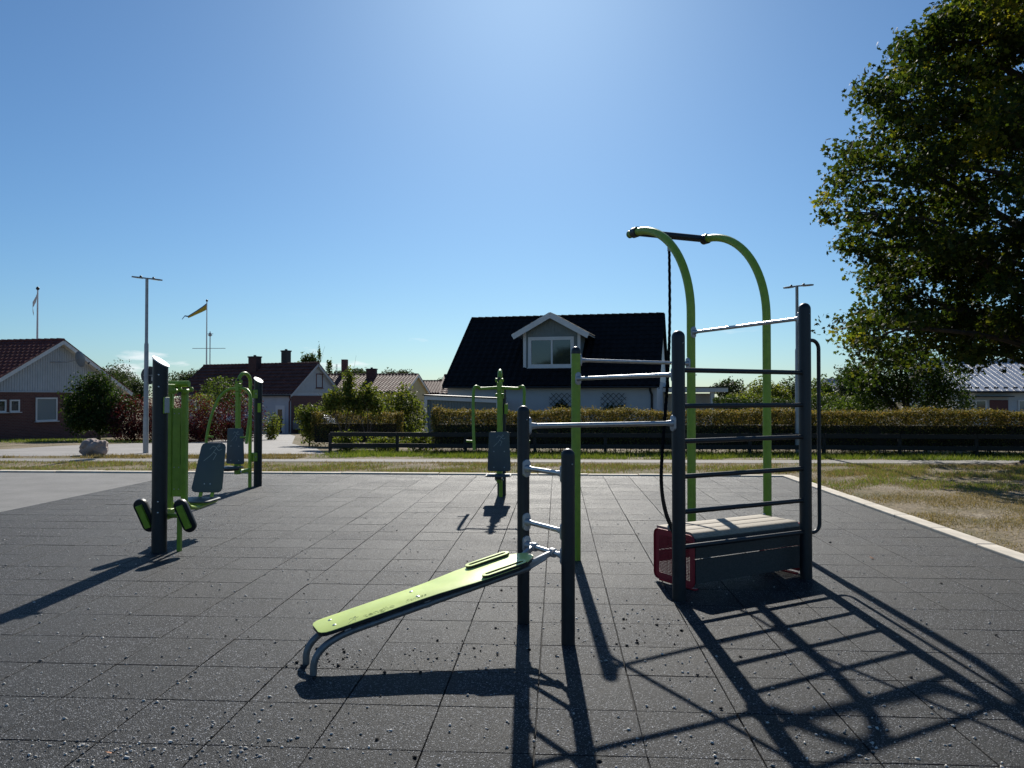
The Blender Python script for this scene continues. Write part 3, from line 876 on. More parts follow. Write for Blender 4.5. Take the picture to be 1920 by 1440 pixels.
for f in (0.26, 0.68):
    hp = MP.lerp(SP, f) + V(0, 0, BARZ)
    d = (SP - MP).normalized()
    s_t = S(1.39, 0.07 if f < 0.5 else -0.07, -0.02)
    mb = MB().bar(s_t, hp - BX * 0.012, 0.028, 0.034)
    mb.lathe(hp - d * 0.022, d, [(0.03, 0), (0.03, 0.044)], 16)
    mb.bar(s_t + V(0, 0, -0.03), hp - BX * 0.05 + V(0, 0, -0.03), 0.018, 0.02)
    mb.build('hook_clamp', M['alu'], bench, 0.5, bevel=0.003)
for s in (0.16, 0.66):
    for t in (0.1, -0.1):
        MB().obox(S(s, t, -0.03), SX * 0.02, BY * 0.012, SN * 0.025).build('bracket', M['alu'], bench, 0, bevel=0.003)

RUN = [((-.50, -.55), (-.12, -.20)), ((-.12, -.20), (.06, .02)), ((.06, .02), (.26, -.10)), ((.26, -.10), (.10, -.48)), ((.02, .0), (.22, .32)), ((.22, .32), (-.05, .42)), ((-.05, .42), (-.22, .22)),
       ((.2, .28), (.36, .12)), ((.36, .12), (.56, .22)), ((.24, .40), (.33, .52)), ((.33, .52), (.42, .44)), ((.42, .44), (.34, .34)), ((.34, .34), (.24, .40))]
def runner(O, X, Y, Z, size, w=0.05):
    mb = MB()
    for a, b in RUN:
        a_, b_ = Vector(a) * size, Vector(b) * size
        d = (b_ - a_).normalized(); nn = Vector((-d.y, d.x)) * w * size / 2
        mb.prism([tuple(a_ - nn), tuple(b_ - nn), tuple(b_ + nn), tuple(a_ + nn)], O, X, Y, Z, 0.0008)
    return mb
runner(S(0.205, -0.072, 0.0182), SX, BY, SN, 0.075, 0.035).build('runner_emblem', M['engrave_d'], board, 0)
def engrave(txt, O, X, Y, Z, size, m, parent, shear=0.0, wd_=0.0006, sx=1.0):
    cu = bpy.data.curves.new('lettering', 'FONT')
    cu.body = txt; cu.size = size; cu.shear = shear; cu.fill_mode = 'NONE'
    cu.dimensions = '3D'; cu.bevel_depth = wd_; cu.bevel_resolution = 0
    tmp = bpy.data.objects.new('lettering', cu); COL.objects.link(tmp)
    bpy.context.view_layer.update()
    me = bpy.data.meshes.new_from_object(tmp.evaluated_get(bpy.context.evaluated_depsgraph_get()))
    bpy.data.objects.remove(tmp)
    T = Matrix((( *X, ), ( *Y, ), ( *Z, ))).transposed().to_4x4()
    off = world_off(parent)
    for v in me.vertices:
        v.co = Vector(O) + T.to_3x3() @ Vector((v.co.x * sx, v.co.y, v.co.z)) - off
    me.materials.clear(); me.materials.append(m)
    o = bpy.data.objects.new('lettering', me); COL.objects.link(o); o.parent = parent
    return o
engrave('tengilo', S(0.27, -0.105, 0.0183), SX, BY, SN, 0.075, M['engrave_d'], board, 0.0, 0.0006, 0.95)
engrave('fitness', S(0.53, -0.10, 0.0183), SX, BY, SN, 0.06, M['engrave_d'], board, 0.35, 0.0005, 0.9)

# ================================================================== SEATED PULL MACHINES
def slant_post(parent, T, H, r, tilt, cap=True):
    """round post, sawn off at a slant and closed by a pale disc"""
    mb = MB(T)
    seg = 28
    vs = []
    tx, ty = tilt
    for z in (-0.03, None):
        for k in range(seg):
            a = 2 * math.pi * k / seg
            x, y = r * math.cos(a), r * math.sin(a)
            vs.append((x, y, z if z is not None else H - x * tx - y * ty))
    fs = [(k, (k + 1) % seg, seg + (k + 1) % seg, seg + k) for k in range(seg)] + [tuple(range(seg, 2 * seg))]
    mb.add(vs, fs)
    po = mb.build('post', M['anth'], parent, 0.7)
    if cap:
        n = V(tx, ty, 1).normalized()
        X = V(1, 0, -tx).normalized(); Y = n.cross(X)
        k1 = math.sqrt(1 + tx * tx) * r * 1.07; k2 = math.sqrt(1 + ty * ty) * r * 1.07
        out = [(k1 * math.cos(2 * math.pi * i / 32), k2 * math.sin(2 * math.pi * i / 32)) for i in range(32)]
        d = MB(T).prism(out, V(0, 0, H + 0.002), X, Y, n, 0.012).build('cap_disc', M['steelcap'], po, 0.5)
        rb = runner(V(0, 0, H + 0.002) + n * 0.0125, X, Y, n, 0.075, 0.14); rb.T = T
        rb.build('runner_emblem', M['anth'], d, 0)
    return po

def pull_machine(loc, rot, label, post_h, disc=True, sway=0.0):
    """sitter faces local -Y; swinging seat column under a hoop, two bent arms with grips"""
    root = thing('pull_machine', loc, label, 'fitness machine', 'seated pull machines')
    T = Matrix.Translation(loc) @ Matrix.Rotation(rot, 4, 'Z')
    slant_post(root, T @ Matrix.Translation((0.0, 0.34, 0)), post_h, 0.07, (0.66, -0.12) if disc else (0.0, 0.0), disc)
    # hoop: upright that curls over forward
    hp = [V(0, 0.12, -0.02), V(0, 0.12, 1.82)] + arc(V(0, -0.035, 1.82), V(0, 1, 0), UP, 0.155, 0, math.pi * 0.93, 16)[1:]
    MB(T).tube(hp, 0.030, 18).build('hoop', M['lime'], root, 0.9)
    for z in (1.62, 0.52):
        b = MB(T).box(-0.045, 0.045, 0.15, 0.27, z - 0.075, z + 0.075).build('post_bracket', M['lime'], root, 0, bevel=0.006)
        for s in (-1, 1):
            MB(T).lathe(V(s * 0.045, 0.21, z), V(s, 0, 0), [(0.012, 0), (0.012, 0.008), (0.005, 0.013)], 10).build('bolt', M['bolt'], b)
    # pivot block
    pv = MB(T).box(-0.036, 0.036, -0.245, -0.155, 1.66, 1.80).build('pivot_block', M['lime'], root, 0, bevel=0.01)
    for s in (-1, 1):
        MB(T).lathe(V(s * 0.036, -0.19, 1.83), V(s, 0, 0), [(0.03, 0), (0.03, 0.02), (0.018, 0.03)], 14).build('pivot_boss', M['lime'], pv, 0.5)
        MB(T).lathe(V(s * 0.036, -0.19, 1.60), V(s, 0, 0), [(0.026, 0), (0.026, 0.02), (0.012, 0.03)], 14).build('pivot_boss', M['lime'], pv, 0.5)
    MB(T).obox((0, -0.19, 1.855), (0.018, 0, 0), (0, 0.03, 0), (0, 0, 0.022)).build('stop_buffer', M['blackcap'], pv, 0, bevel=0.004)
    # swinging column
    MB(T).box(-0.034, 0.034, -0.24, -0.17, 0.90, 1.66).build('column', M['lime'], root, 0, bevel=0.01)
    lc = MB(T).box(-0.042, 0.042, -0.25, -0.16, 0.26, 0.52).build('seat_column', M['lime'], root, 0, bevel=0.01)
    MB(T).box(-0.035, 0.035, -0.16, 0.10, 0.27, 0.33).build('link_arm', M['lime'], root, 0, bevel=0.008)
    for z in (0.30, 0.46):
        for s in (-1, 1):
            MB(T).lathe(V(s * 0.042, -0.19, z), V(s, 0, 0), [(0.02, 0), (0.02, 0.014), (0.01, 0.022)], 12).build('bolt', M['bolt'], lc)
    MB(T).box(-0.028, 0.028, -0.235, -0.175, 0.50, 0.92).build('spine', M['lime'], root, 0, bevel=0.006)
    # arms: one tube down each side
    for s in (-1, 1):
        pts = [V(0, -0.20, 1.715), V(s * 0.27, -0.20, 1.70)]
        pts += [V(s * 0.315, -0.212, 1.716), V(s * 0.345, -0.235, 1.73), V(s * 0.37, -0.27, 1.722), V(s * 0.383, -0.305, 1.68), V(s * 0.387, -0.335, 1.61),
                V(s * 0.383, -0.40, 1.40), V(s * 0.375, -0.455, 1.15), V(s * 0.365, -0.485, 0.95), V(s * 0.358, -0.497, 0.775)]
        if disc:
            pts = [V(0, -0.20, 1.715), V(s * 0.10, -0.205, 1.712), V(s * 0.20, -0.225, 1.685), V(s * 0.29, -0.265, 1.60), V(s * 0.345, -0.32, 1.47), V(s * 0.38, -0.39, 1.28), V(s * 0.395, -0.45, 1.08), V(s * 0.40, -0.49, 0.90), V(s * 0.40, -0.505, 0.80)]
        ar = MB(T).tube(smooth_path([Vector(p) for p in pts], 5), 0.0235, 16).build('arm', M['lime'], root, 1.0)
        MB(T).cyl(V(s * (0.40 if disc else 0.368), -0.487, 0.905), V(s * 0.48, -0.487, 0.912) if disc is False else V(s * 0.40 + (0.13 if s < 0 else -0.13), -0.487, 0.905), 0.0165, 14).build('grip', M['lime'], ar, 0.7)
    # back pad and seat
    hw1, hw2, z0, z1 = 0.178, 0.155, 0.44, 1.04
    pad = [(-hw1 + 0.03, z0), (hw1 - 0.03, z0), (hw1 - 0.008, z0 + 0.009), (hw1, z0 + 0.035), (hw2, z1 - 0.035), (hw2 - 0.008, z1 - 0.009), (hw2 - 0.03, z1), (-hw2 + 0.03, z1), (-hw2 + 0.008, z1 - 0.009), (-hw2, z1 - 0.035), (-hw1, z0 + 0.035), (-hw1 + 0.008, z0 + 0.009)]
    bp = MB(T).prism(pad, V(0, -0.262, 0), V(1, 0, 0), UP, V(0, -1, 0), 0.018).build('back_pad', M['pad'], root, 0.5, bevel=0.003)
    rb = runner(V(0, -0.2805, z1 - 0.13), V(1, 0, 0), UP, V(0, -1, 0), 0.17, 0.035); rb.T = T
    rb.build('runner_emblem', M['engrave'], bp, 0)
    for x, z in ((-0.08, 0.50), (0.08, 0.50), (-0.08, 0.74), (0.08, 0.74)):
        MB(T).lathe(V(x, -0.28, z), V(0, -1, 0), [(0.008, 0), (0.008, 0.002), (0.004, 0.004)], 10).build('screw', M['bolt'], bp)
    seat = MB(T).prism(rrect(0.38, 0.36, 0.07, 6, 0, -0.43), V(0, 0, 0.385), V(1, 0, 0), V(0, 1, 0), UP, 0.018).build('seat', M['pad'], root, 0.5, bevel=0.003)
    MB(T).box(-0.05, 0.05, -0.50, -0.22, 0.335, 0.384).build('seat_bracket', M['blackcap'], seat, 0, bevel=0.005)
    # small notice plate on the post
    pl = MB(T).box(0.05, 0.105, 0.255, 0.275, 1.30, 1.46).build('notice_plate', M['lime'], root, 0, bevel=0.003)
    return root
pull_machine((-0.895, 12.03, 0), R(0.5), 'lime green seated pull machine facing the camera before the hedge', 1.72, False)
pull_machine((-5.36, 13.02, 0), R(-15), 'lime green seated pull machine with slanted disc-topped post by the kerb', 1.86, True)

# ================================================================== LEG PRESS (near left)
LP = V(-4.043, 7.655, 0)
lp = thing('leg_press', LP, 'lime green leg press with grey backrest hung from a dark disc-topped post', 'fitness machine')
slant_post(lp, Matrix.Translation(LP), 1.93, 0.074, (0.68, 0.0))
TB = V(-4.03, 7.98, 0)
for z in (1.66, 0.36):
    MB().box(LP.x - 0.03, LP.x + 0.03, LP.y + 0.05, LP.y + 0.26, z - 0.05, z + 0.05).build('post_bracket', M['lime'], lp, 0, bevel=0.008)
tb_ = MB().cyl((-4.17, 8.0, 1.715), (-3.91, 8.0, 1.715), 0.033, 20).build('pivot_tube', M['lime'], lp, 0.7)
for x in (-4.05, -3.925):
    MB().lathe((x, 7.985, 1.635), (0, -1, 0), [(0.03, 0), (0.03, 0.05), (0.02, 0.06)], 16).build('pivot_boss', M['lime'], tb_, 0.5)
    MB().lathe((x + 0.03, 8.0, 1.655), (1, 0, 0), [(0.027, 0), (0.027, 0.02), (0.014, 0.03)], 14).build('pivot_boss', M['lime'], tb_, 0.5)
MB().box(-4.145, -4.085, 7.97, 8.03, 0.40, 1.68).build('swing_upright', M['lime'], lp, 0, bevel=0.01)
MB().box(-3.985, -3.925, 7.97, 8.03, 0.46, 1.66).build('swing_upright', M['lime'], lp, 0, bevel=0.01)
pn = MB().box(-4.085, -3.985, 7.985, 8.012, 0.52, 1.46).build('swing_panel', M['lime'], lp, 0, bevel=0.003)
MB().box(-4.078, -3.992, 7.979, 7.984, 0.86, 1.30).build('cover_plate', M['lime'], pn, 0, bevel=0.002)
for x, z in ((-4.06, 1.40), (-4.01, 1.40), (-4.06, 0.83), (-4.01, 0.83), (-4.06, 0.60), (-4.01, 0.60)):
    MB().lathe((x, 7.984, z), (0, -1, 0), [(0.006, 0), (0.006, 0.003), (0.003, 0.005)], 8).build('screw', M['bolt'], pn)
MB().cyl((-4.22, 7.75, 0.355), (-3.80, 7.75, 0.355), 0.022, 16).build('foot_bar', M['lime'], lp, 0.7)
MB().box(-3.885, -3.845, 7.70, 7.74, -0.01, 0.355).build('leg', M['lime'], lp, 0, bevel=0.004)
for x, tl in ((-3.785, -1), (-4.205, -1)):
    X = V(math.cos(0.33), 0.12, math.sin(-0.33) * -tl * -1).normalized()
    ax = V(0.31, 0.22, -0.93).normalized()          # long axis of the pad
    nn = V(0.10, -1, -0.2); nn = (nn - ax * nn.dot(ax)).normalized()
    sx_ = ax.cross(nn).normalized()
    c = V(x, 7.70, 0.375)
    pd = MB().prism(stadium(0.135, 0.36), c, sx_, ax, nn, 0.05).build('foot_pad', M['blackcap'] if False else M['anth'], lp, 0.6, bevel=0.006)
    MB().obox(c + nn * 0.068 - ax * 0.0, sx_ * 0.03, ax * 0.125, nn * 0.018).build('pad_bracket', M['lime'], pd, 0, bevel=0.004)
# seat carriage behind
MB().tube([(-4.11, 8.0, 0.46), (-4.11, 8.12, 0.38), (-4.11, 8.35, 0.35), (-4.11, 8.9, 0.355)], 0.024, 12).build('carriage_arm', M['lime'], lp, 1.0)
MB().tube([(-3.955, 8.0, 0.48), (-3.955, 8.12, 0.39), (-3.98, 8.35, 0.35), (-4.03, 8.9, 0.355)], 0.024, 12).build('carriage_arm', M['lime'], lp, 1.0)
st = MB().prism(rrect(0.40, 0.42, 0.08, 6), V(-4.12, 8.66, 0.385), V(1, 0, 0), V(0, 1, 0), UP, 0.018).build('seat', M['pad'], lp, 0.5, bevel=0.003)
MB().prism(rrect(0.36, 0.38, 0.07, 6), V(-4.12, 8.66, 0.366), V(1, 0, 0), V(0, 1, 0), UP, 0.018).build('seat_plate', M['lime'], st, 0.5)
rc = V(0.02, 0.30, 0.95).normalized()
RO = V(-4.145, 8.93, 0.445)
RX_ = V(1, 0.0, 0); RN = RX_.cross(rc) * -1
if RN.y > 0: RN = -RN
bw1, bw2, bh = 0.185, 0.15, 0.60
outl = [(-bw1 + .05, 0), (bw1 - .05, 0), (bw1 - .015, .014), (bw1, .05), (bw2, bh - .05), (bw2 - .015, bh - .014), (bw2 - .05, bh), (-bw2 + .05, bh), (-bw2 + .015, bh - .014), (-bw2, bh - .05), (-bw1, .05), (-bw1 + .015, .014)]
bk = MB().prism(outl, RO, RX_, rc, RN, 0.018).build('backrest', M['pad'], lp, 0.5, bevel=0.003)
runner(RO + rc * 0.48 + RN * 0.0185 + RX_ * 0.005, RX_, rc, RN, 0.19, 0.035).build('runner_emblem', M['engrave'], bk, 0)
for x in (-0.07, 0.07):
    MB().bar(V(RO.x + x, 8.90, 0.37), RO + RX_ * x + rc * 0.12 - RN * 0.02, 0.035, 0.03).build('backrest_stay', M['lime'], lp, 0, bevel=0.004)
    MB().lathe(RO + RX_ * x * 0.5 + rc * 0.1 + RN * 0.018, RN, [(0.007, 0), (0.007, 0.003), (0.003, 0.004)], 8).build('screw', M['bolt'], bk)
npl = MB().box(-3.985, -3.955, 7.60, 7.68, 1.41, 1.575).build('notice_plate', M['lime'], lp, 0, bevel=0.003)
MB().box(-3.953, -3.948, 7.57, 7.66, 1.415, 1.57).build('notice_face', M['alu'], npl, 0, bevel=0.001)
pb_ = MB()
for x, z in ((0.02, 1.80), (0.02, 1.68), (0.02, 0.52), (0.02, 0.41)):
    MB().lathe(LP + V(x, -0.0715, z), V(0.15, -1, 0), [(0.008, -0.004), (0.008, 0.002), (0.003, 0.004)], 10).build('bolt', M['bolt'], lp)

# ================================================================== STREET FURNITURE
def street_lamp(loc, top, label, heads, sign=False):
    root = thing('street_lamp', loc, label, 'street lamp', 'twin-head street lamps')
    b = Vector(loc)
    h = top - b.z
    MB().lathe(b, UP, [(0.075, -0.05), (0.075, 1.0), (0.066, 1.04), (0.060, h * 0.62), (0.046, h * 0.63), (0.042, h)], 20).build('pole', M['pole'], root, 0.7)
    for d, tilt in heads:
        d = Vector(d).normalized()
        s = d.cross(UP)
        up = (UP + d * tilt).normalized(); dd = (d - UP * tilt).normalized()
        o = b + V(0, 0, h - 0.02)
        hd = MB().prism([(0.0, -0.035), (0.12, -0.04), (0.19, -0.085), (0.43, -0.075), (0.49, 0), (0.43, 0.075), (0.19, 0.085), (0.12, 0.04), (0.0, 0.035)], o + up * 0.0, dd, s, up, 0.035).build('lamp_head', M['lamphead'], root, 0, bevel=0.008)
        MB().lathe(o + dd * 0.2 + up * 0.034, up, [(0.035, 0), (0.035, 0.03), (0.02, 0.045)], 12).build('sensor', M['sheet_dark'], hd)
        MB().obox(o + dd * 0.26 - up * 0.003, dd * 0.09, s * 0.055, up * 0.004).build('lens', M['glass_pale'], hd, 0)
    if sign:
        c = b + V(0.05, 0.09, 2.25)
        sg = MB().lathe(c, V(0.0, 1, 0), [(0.262, 0), (0.265, 0.004), (0.262, 0.008)], 36).build('sign_disc', M['signback'], root, 0.5)
        MB().bar(c + V(-0.17, -0.012, 0), c + V(0.17, -0.012, 0), 0.02, 0.03).build('sign_clamp', M['pole'], sg, 0)
        MB().box(c.x + 0.06, c.x + 0.10, c.y - 0.006, c.y - 0.002, c.z - 0.16, c.z - 0.04).build('sticker', M['white'], sg, 0)
    return root
street_lamp((-11.97, 21.86, gz(21.86)), 5.02, 'tall grey twin-headed street lamp with round sign by the boulder', [((-1, 0.06, 0), -0.12), ((1, -0.06, 0), 0.13)], True)
street_lamp((6.81, 22.45, gz(22.45)), 4.72, 'grey twin-headed street lamp standing before the long hedge', [((-0.5, 0.8, 0), 0.0), ((0.75, -0.65, 0), 0.02)])

bl = thing('boulder', (-12.66, 20.45, 0), 'large pinkish granite boulder on the grass by the street', 'boulder')
bm = bmesh.new()
bmesh.ops.create_icosphere(bm, subdivisions=5, radius=1)
for v in bm.verts:
    d = v.co.normalized()
    k = 1 + 0.10 * math.sin(3.1 * d.x + 1.2) * math.cos(2.7 * d.z + d.y) + 0.06 * math.sin(6.3 * d.x - 4 * d.z) + 0.025 * math.sin(13 * d.y + 9 * d.x) + 0.015 * math.sin(21 * d.z + 15 * d.x)
    crease = max(0, 0.12 - abs(d.x * 0.5 - d.z * 0.6 + 0.25 + 0.1 * math.sin(5 * d.x))) * (1 if d.y < 0.3 else 0)
    k -= crease * 0.9
    v.co = V(d.x * 0.40 * k, d.y * 0.32 * k, d.z * 0.26 * k + 0.17)
me = bpy.data.meshes.new('rock'); bm.to_mesh(me); bm.free(); me.shade_smooth(); me.materials.append(M['boulder'])
o = bpy.data.objects.new('rock', me); COL.objects.link(o); o.parent = bl

# ---- low dark timber fence
fa, fb = V(-6.68, 22.35, 0), V(17.4, 21.55, 0)
fd = (fb - fa).normalized(); fl_ = (fb - fa).length
fence = thing('timber_fence', fa, 'low dark stained two-rail timber fence in front of the long hedge', 'fence')
npst = 13
fs_ = V(-fd.y, fd.x, 0)
for i in range(npst):
    p = fa + fd * (fl_ * i / (npst - 1)); g = gz(p.y)
    MB().obox(p + V(0, 0, g + 0.25) + fs_ * 0.05, fd * 0.045, fs_ * 0.03, V(0, 0, 0.30)).build('post', M['fence'], fence, 0, bevel=0.006)
    if i < npst - 1:
        q = fa + fd * (fl_ * (i + 1) / (npst - 1)); g2 = gz(q.y)
        for z in (0.54, 0.215):
            jz = random.gauss(0, 0.006)
            MB().bar(p + fd * 0.004 + V(0, 0, g + z + jz) - fs_ * 0.0, q - fd * 0.004 + V(0, 0, g2 + z + random.gauss(0, 0.006)), 0.034, 0.125).build('rail', M['fence'], fence, 0, bevel=0.005)

# ================================================================== HOUSES
def tile_slope(mb, O, U, L, D, S, N, pu=0.30, ps=0.36, au=0.022, astep=0.032):
    O, U, D, N = map(Vector, (O, U, D, N))
    nu = max(2, int(L / pu)); nr = max(2, int(S / ps))
    sub = 4
    cols = nu * sub + 1
    vs, fs = [], []
    for r in range(nr):
        for e in (0, 1):
            d = S * (r + e) / nr
            for c in range(cols):
                u = L * c / (cols - 1)
                h = au * math.sin(2 * math.pi * c / sub) + (astep if e else 0.0)
                vs.append(O + U * u + D * d + N * h)
    for r in range(nr * 2 - 1):
        for c in range(cols - 1):
            a = r * cols + c
            fs.append((a, a + 1, a + cols + 1, a + cols))
    mb.add(vs, fs)

class House:
    def __init__(s, E, th, L, w, zg, ze, zr):
        s.E = V(E[0], E[1], 0); s.r = V(math.cos(th), math.sin(th), 0); s.n = V(-math.sin(th), math.cos(th), 0)
        s.L, s.w, s.zg, s.ze, s.zr = L, w, zg, ze, zr
    def P(s, u, v, z): return s.E + s.r * u + s.n * v + V(0, 0, z)
    def roofz(s, v): return s.zr - (s.zr - s.ze) * abs(v) / s.w

def window(parent, c, X, N, w, h, frame_m, glass_m, mull=(), fw=0.07, sill=True, proud=0.03):
    """window with frame, panes and sill; c is its centre on the wall, N points outward"""
    c, X, N = map(Vector, (c, X, N))
    o_ = [(-w / 2, -h / 2), (w / 2, -h / 2), (w / 2, h / 2), (-w / 2, h / 2)]
    i_ = [(-w / 2 + fw, -h / 2 + fw), (w / 2 - fw, -h / 2 + fw), (w / 2 - fw, h / 2 - fw), (-w / 2 + fw, h / 2 - fw)]
    wo = MB().ring(o_, i_, c, X, UP, N, proud + 0.02).build('window', frame_m, parent, 0)
    xs = [-w / 2 + fw] + [m * w for m in mull] + [w / 2 - fw]
    for a, b in zip(xs[:-1], xs[1:]):
        m = 0.03
        MB().prism([(a + (m if a > -w / 2 + fw + .01 else 0), -h / 2 + fw), (b - (m if b < w / 2 - fw - .01 else 0), -h / 2 + fw), (b - (m if b < w / 2 - fw - .01 else 0), h / 2 - fw), (a + (m if a > -w / 2 + fw + .01 else 0), h / 2 - fw)], c, X, UP, N, 0.012).build('pane', glass_m, wo, 0)
    for m in mull:
        MB().prism([(m * w - 0.045, -h / 2 + fw), (m * w + 0.045, -h / 2 + fw), (m * w + 0.045, h / 2 - fw), (m * w - 0.045, h / 2 - fw)], c, X, UP, N, proud + 0.01).build('mullion', frame_m, wo, 0)
    if sill:
        MB().obox(c + UP * (-h / 2 - 0.02) + N * 0.06, X * (w / 2 + 0.05), N * 0.08, UP * 0.018).build('sill', frame_m, wo, 0)
    return wo

def gable_house(name, label, h, m_wall, m_gable, m_roof, m_trim, wi=0.45, gi=0.35, boards=True, pu=0.30, ps=0.36, zboard=None, group=None, seams=False, relief=0.032):
    root = thing(name, h.P(h.L / 2, 0, h.zg), label, 'house', group)
    P = h.P
    wv = h.w - wi
    zw = h.roofz(wv) - 0.06
    zb = zboard if zboard is not None else zw
    mb = MB()
    a, b = gi, h.L - gi
    mb.hexa([P(a, -wv, h.zg - 0.3), P(b, -wv, h.zg - 0.3), P(b, wv, h.zg - 0.3), P(a, wv, h.zg - 0.3), P(a, -wv, zw), P(b, -wv, zw), P(b, wv, zw), P(a, wv, zw)])
    mb.build('wall', m_wall, root, 0)
    # gables
    for u, sgn in ((a, -1), (b, 1)):
        g = MB()
        O = P(u, 0, 0)
        zt = h.zr - 0.10
        g.prism([(-wv, zw), (wv, zw), (0, zt)], P(u - sgn * 0.2, 0, 0), h.n, UP, h.r * sgn, 0.2)
        go = g.build('gable', m_gable, root, 0)
        if boards:
            c = MB(); v = -wv
            while v < wv - 0.02:
                v2 = min(v + 0.148, wv); vm0, vm1 = v, v2 - 0.02
                za, zb_ = (zt - (zt - zw) * abs(vm0) / wv), (zt - (zt - zw) * abs(vm1) / wv)
                if max(za, zb_) > zb:
                    c.prism([(vm0, zb), (vm1, zb), (vm1, max(zb + .01, zb_)), (vm0, max(zb + .01, za))], P(u, 0, 0), h.n, UP, h.r * sgn, 0.022)
                v = v2
            c.build('cladding', m_gable, go, 0)
    # roof slopes
    for sgn in (1, -1):
        S = math.hypot(h.w, h.zr - h.ze)
        D = (h.n * sgn * h.w + UP * (h.ze - h.zr)) / S
        N = (h.n * sgn * (h.zr - h.ze) + UP * h.w).normalized()
        mb = MB()
        if seams:
            mb.add([P(0, 0, h.zr), P(h.L, 0, h.zr), P(h.L, sgn * h.w, h.ze), P(0, sgn * h.w, h.ze)], [(0, 1, 2, 3)])
            u = 0.02
            while u < h.L:
                mb.obox(P(u, 0, h.zr) + D * S / 2 + N * 0.012, h.r * 0.012, D * S / 2, N * 0.014); u += 0.33
        else:
            tile_slope(mb, P(0, 0, h.zr) + N * 0.03, h.r, h.L, D, S, N, pu, ps, 0.03, relief)
        ro = mb.build('roof_slope', m_roof, root, 0.5, recalc=False)
        MB().obox(P(h.L / 2, 0, h.zr) + D * S / 2 - N * 0.05, h.r * (h.L / 2 - 0.02), D * (S / 2 - 0.02), N * 0.04).build('soffit', m_trim, ro, 0)
        MB().cyl(P(0.05, sgn * (h.w + 0.03), h.ze - 0.05), P(h.L - 0.05, sgn * (h.w + 0.03), h.ze - 0.05), 0.05, 10).build('gutter', M['sheet_dark'], ro, 0.8)
        for u in (0.0, h.L):
            MB().bar(P(u, 0, h.zr - 0.075), P(u, sgn * h.w, h.ze - 0.075), 0.035, 0.20, up=N).build('bargeboard', m_trim, ro, 0)
            MB().bar(P(u, 0, h.zr + 0.05), P(u, sgn * h.w, h.ze + 0.05), 0.09, 0.035, up=N).build('verge', m_roof if not seams else m_trim, ro, 0)
    # ridge tiles
    rd = MB(); u = 0.0
    while u < h.L - 0.05:
        u2 = min(u + 0.40, h.L)
        rd.tube([P(u, 0, h.zr + 0.03), P(u2 + 0.02, 0, h.zr + 0.045)], [0.085, 0.10], 10); u = u2
    rd.build('ridge', m_roof, root, 0.8)
    return root

def chimney(parent, h, u, v, zt, wx, wy, m, cap=True):
    P = h.P
    zb = h.roofz(v) - 0.3
    mb = MB().obox(P(u, v, (zb + zt) / 2), h.r * wx / 2, h.n * wy / 2, V(0, 0, (zt - zb) / 2))
    c = mb.build('chimney', m, parent, 0, bevel=0.01)
    if cap:
        MB().obox(P(u, v, zt + 0.04), h.r * (wx / 2 + 0.04), h.n * (wy / 2 + 0.04), V(0, 0, 0.05)).build('chimney_cap', M['sheet_dark'], c, 0)
        MB().cyl(P(u, v, zt + 0.08), P(u, v, zt + 0.2), 0.11, 12).build('flue', M['sheet_dark'], c)
    return c

# ---- A: red brick house, far left
hA = House((-25.49, 38.51), 2.939, 16.0, 4.85, gz(38.5), 1.75, 4.45)
rA = gable_house('brick_house', 'dark red brick house with pale boarded gable and red tiled roof at far left', hA, M['brick'], M['board_grey'], M['roof_red'], M['white'], wi=0.3, gi=0.4, zboard=1.80)
NA = -hA.r
for v0, v1, z0, z1 in ((3.52, 2.98, 0.80, 1.40), (2.78, 2.24, 0.80, 1.40)):
    window(rA, hA.P(0.4, (v0 + v1) / 2, (z0 + z1) / 2), -hA.n, NA, abs(v1 - v0), z1 - z0, M['white'], M['glass'])
window(rA, hA.P(0.4, 0.66, 0.9), -hA.n, NA, 1.3, 1.2, M['white'], M['glass_pale'])
MB().bar(hA.P(0.36, hA.w - 0.3, 1.79), hA.P(0.36, -hA.w + 0.3, 1.79), 0.05, 0.05).build('drip_board', M['board_grey'], rA, 0)
chimney(rA, hA, 9, 0.5, 5.2, 0.7, 0.6, M['chimney'])
# satellite dish on its arm
DC = hA.P(-0.55, -0.45, 3.5)
dish = thing('satellite_dish', hA.P(0.3, 0.35, 3.3), 'grey satellite dish on an arm at the red brick house gable', 'satellite dish')
dn = V(0.42, 0.88, 0.2).normalized()
MB().lathe(DC, dn, [(0.06, -0.05), (0.2, -0.03), (0.34, 0.0), (0.42, 0.04), (0.425, 0.045), (0.415, 0.05), (0.33, 0.012), (0.18, -0.012), (0.02, -0.02)], 28).build('bowl', M['alu'], dish, 0.6)
MB().tube([hA.P(0.32, 0.5, 3.32), hA.P(-0.35, 0.15, 3.32), DC - dn * 0.05], 0.025, 8).build('arm', M['pole'], dish)
MB().tube([DC - UP * 0.4, DC + dn * 0.5 - UP * 0.33], 0.012, 8).build('feed_arm', M['pole'], dish)
MB().cyl(DC + dn * 0.48 - UP * 0.33, DC + dn * 0.56 - UP * 0.26, 0.035, 10).build('receiver', M['sheet_dark'], dish)

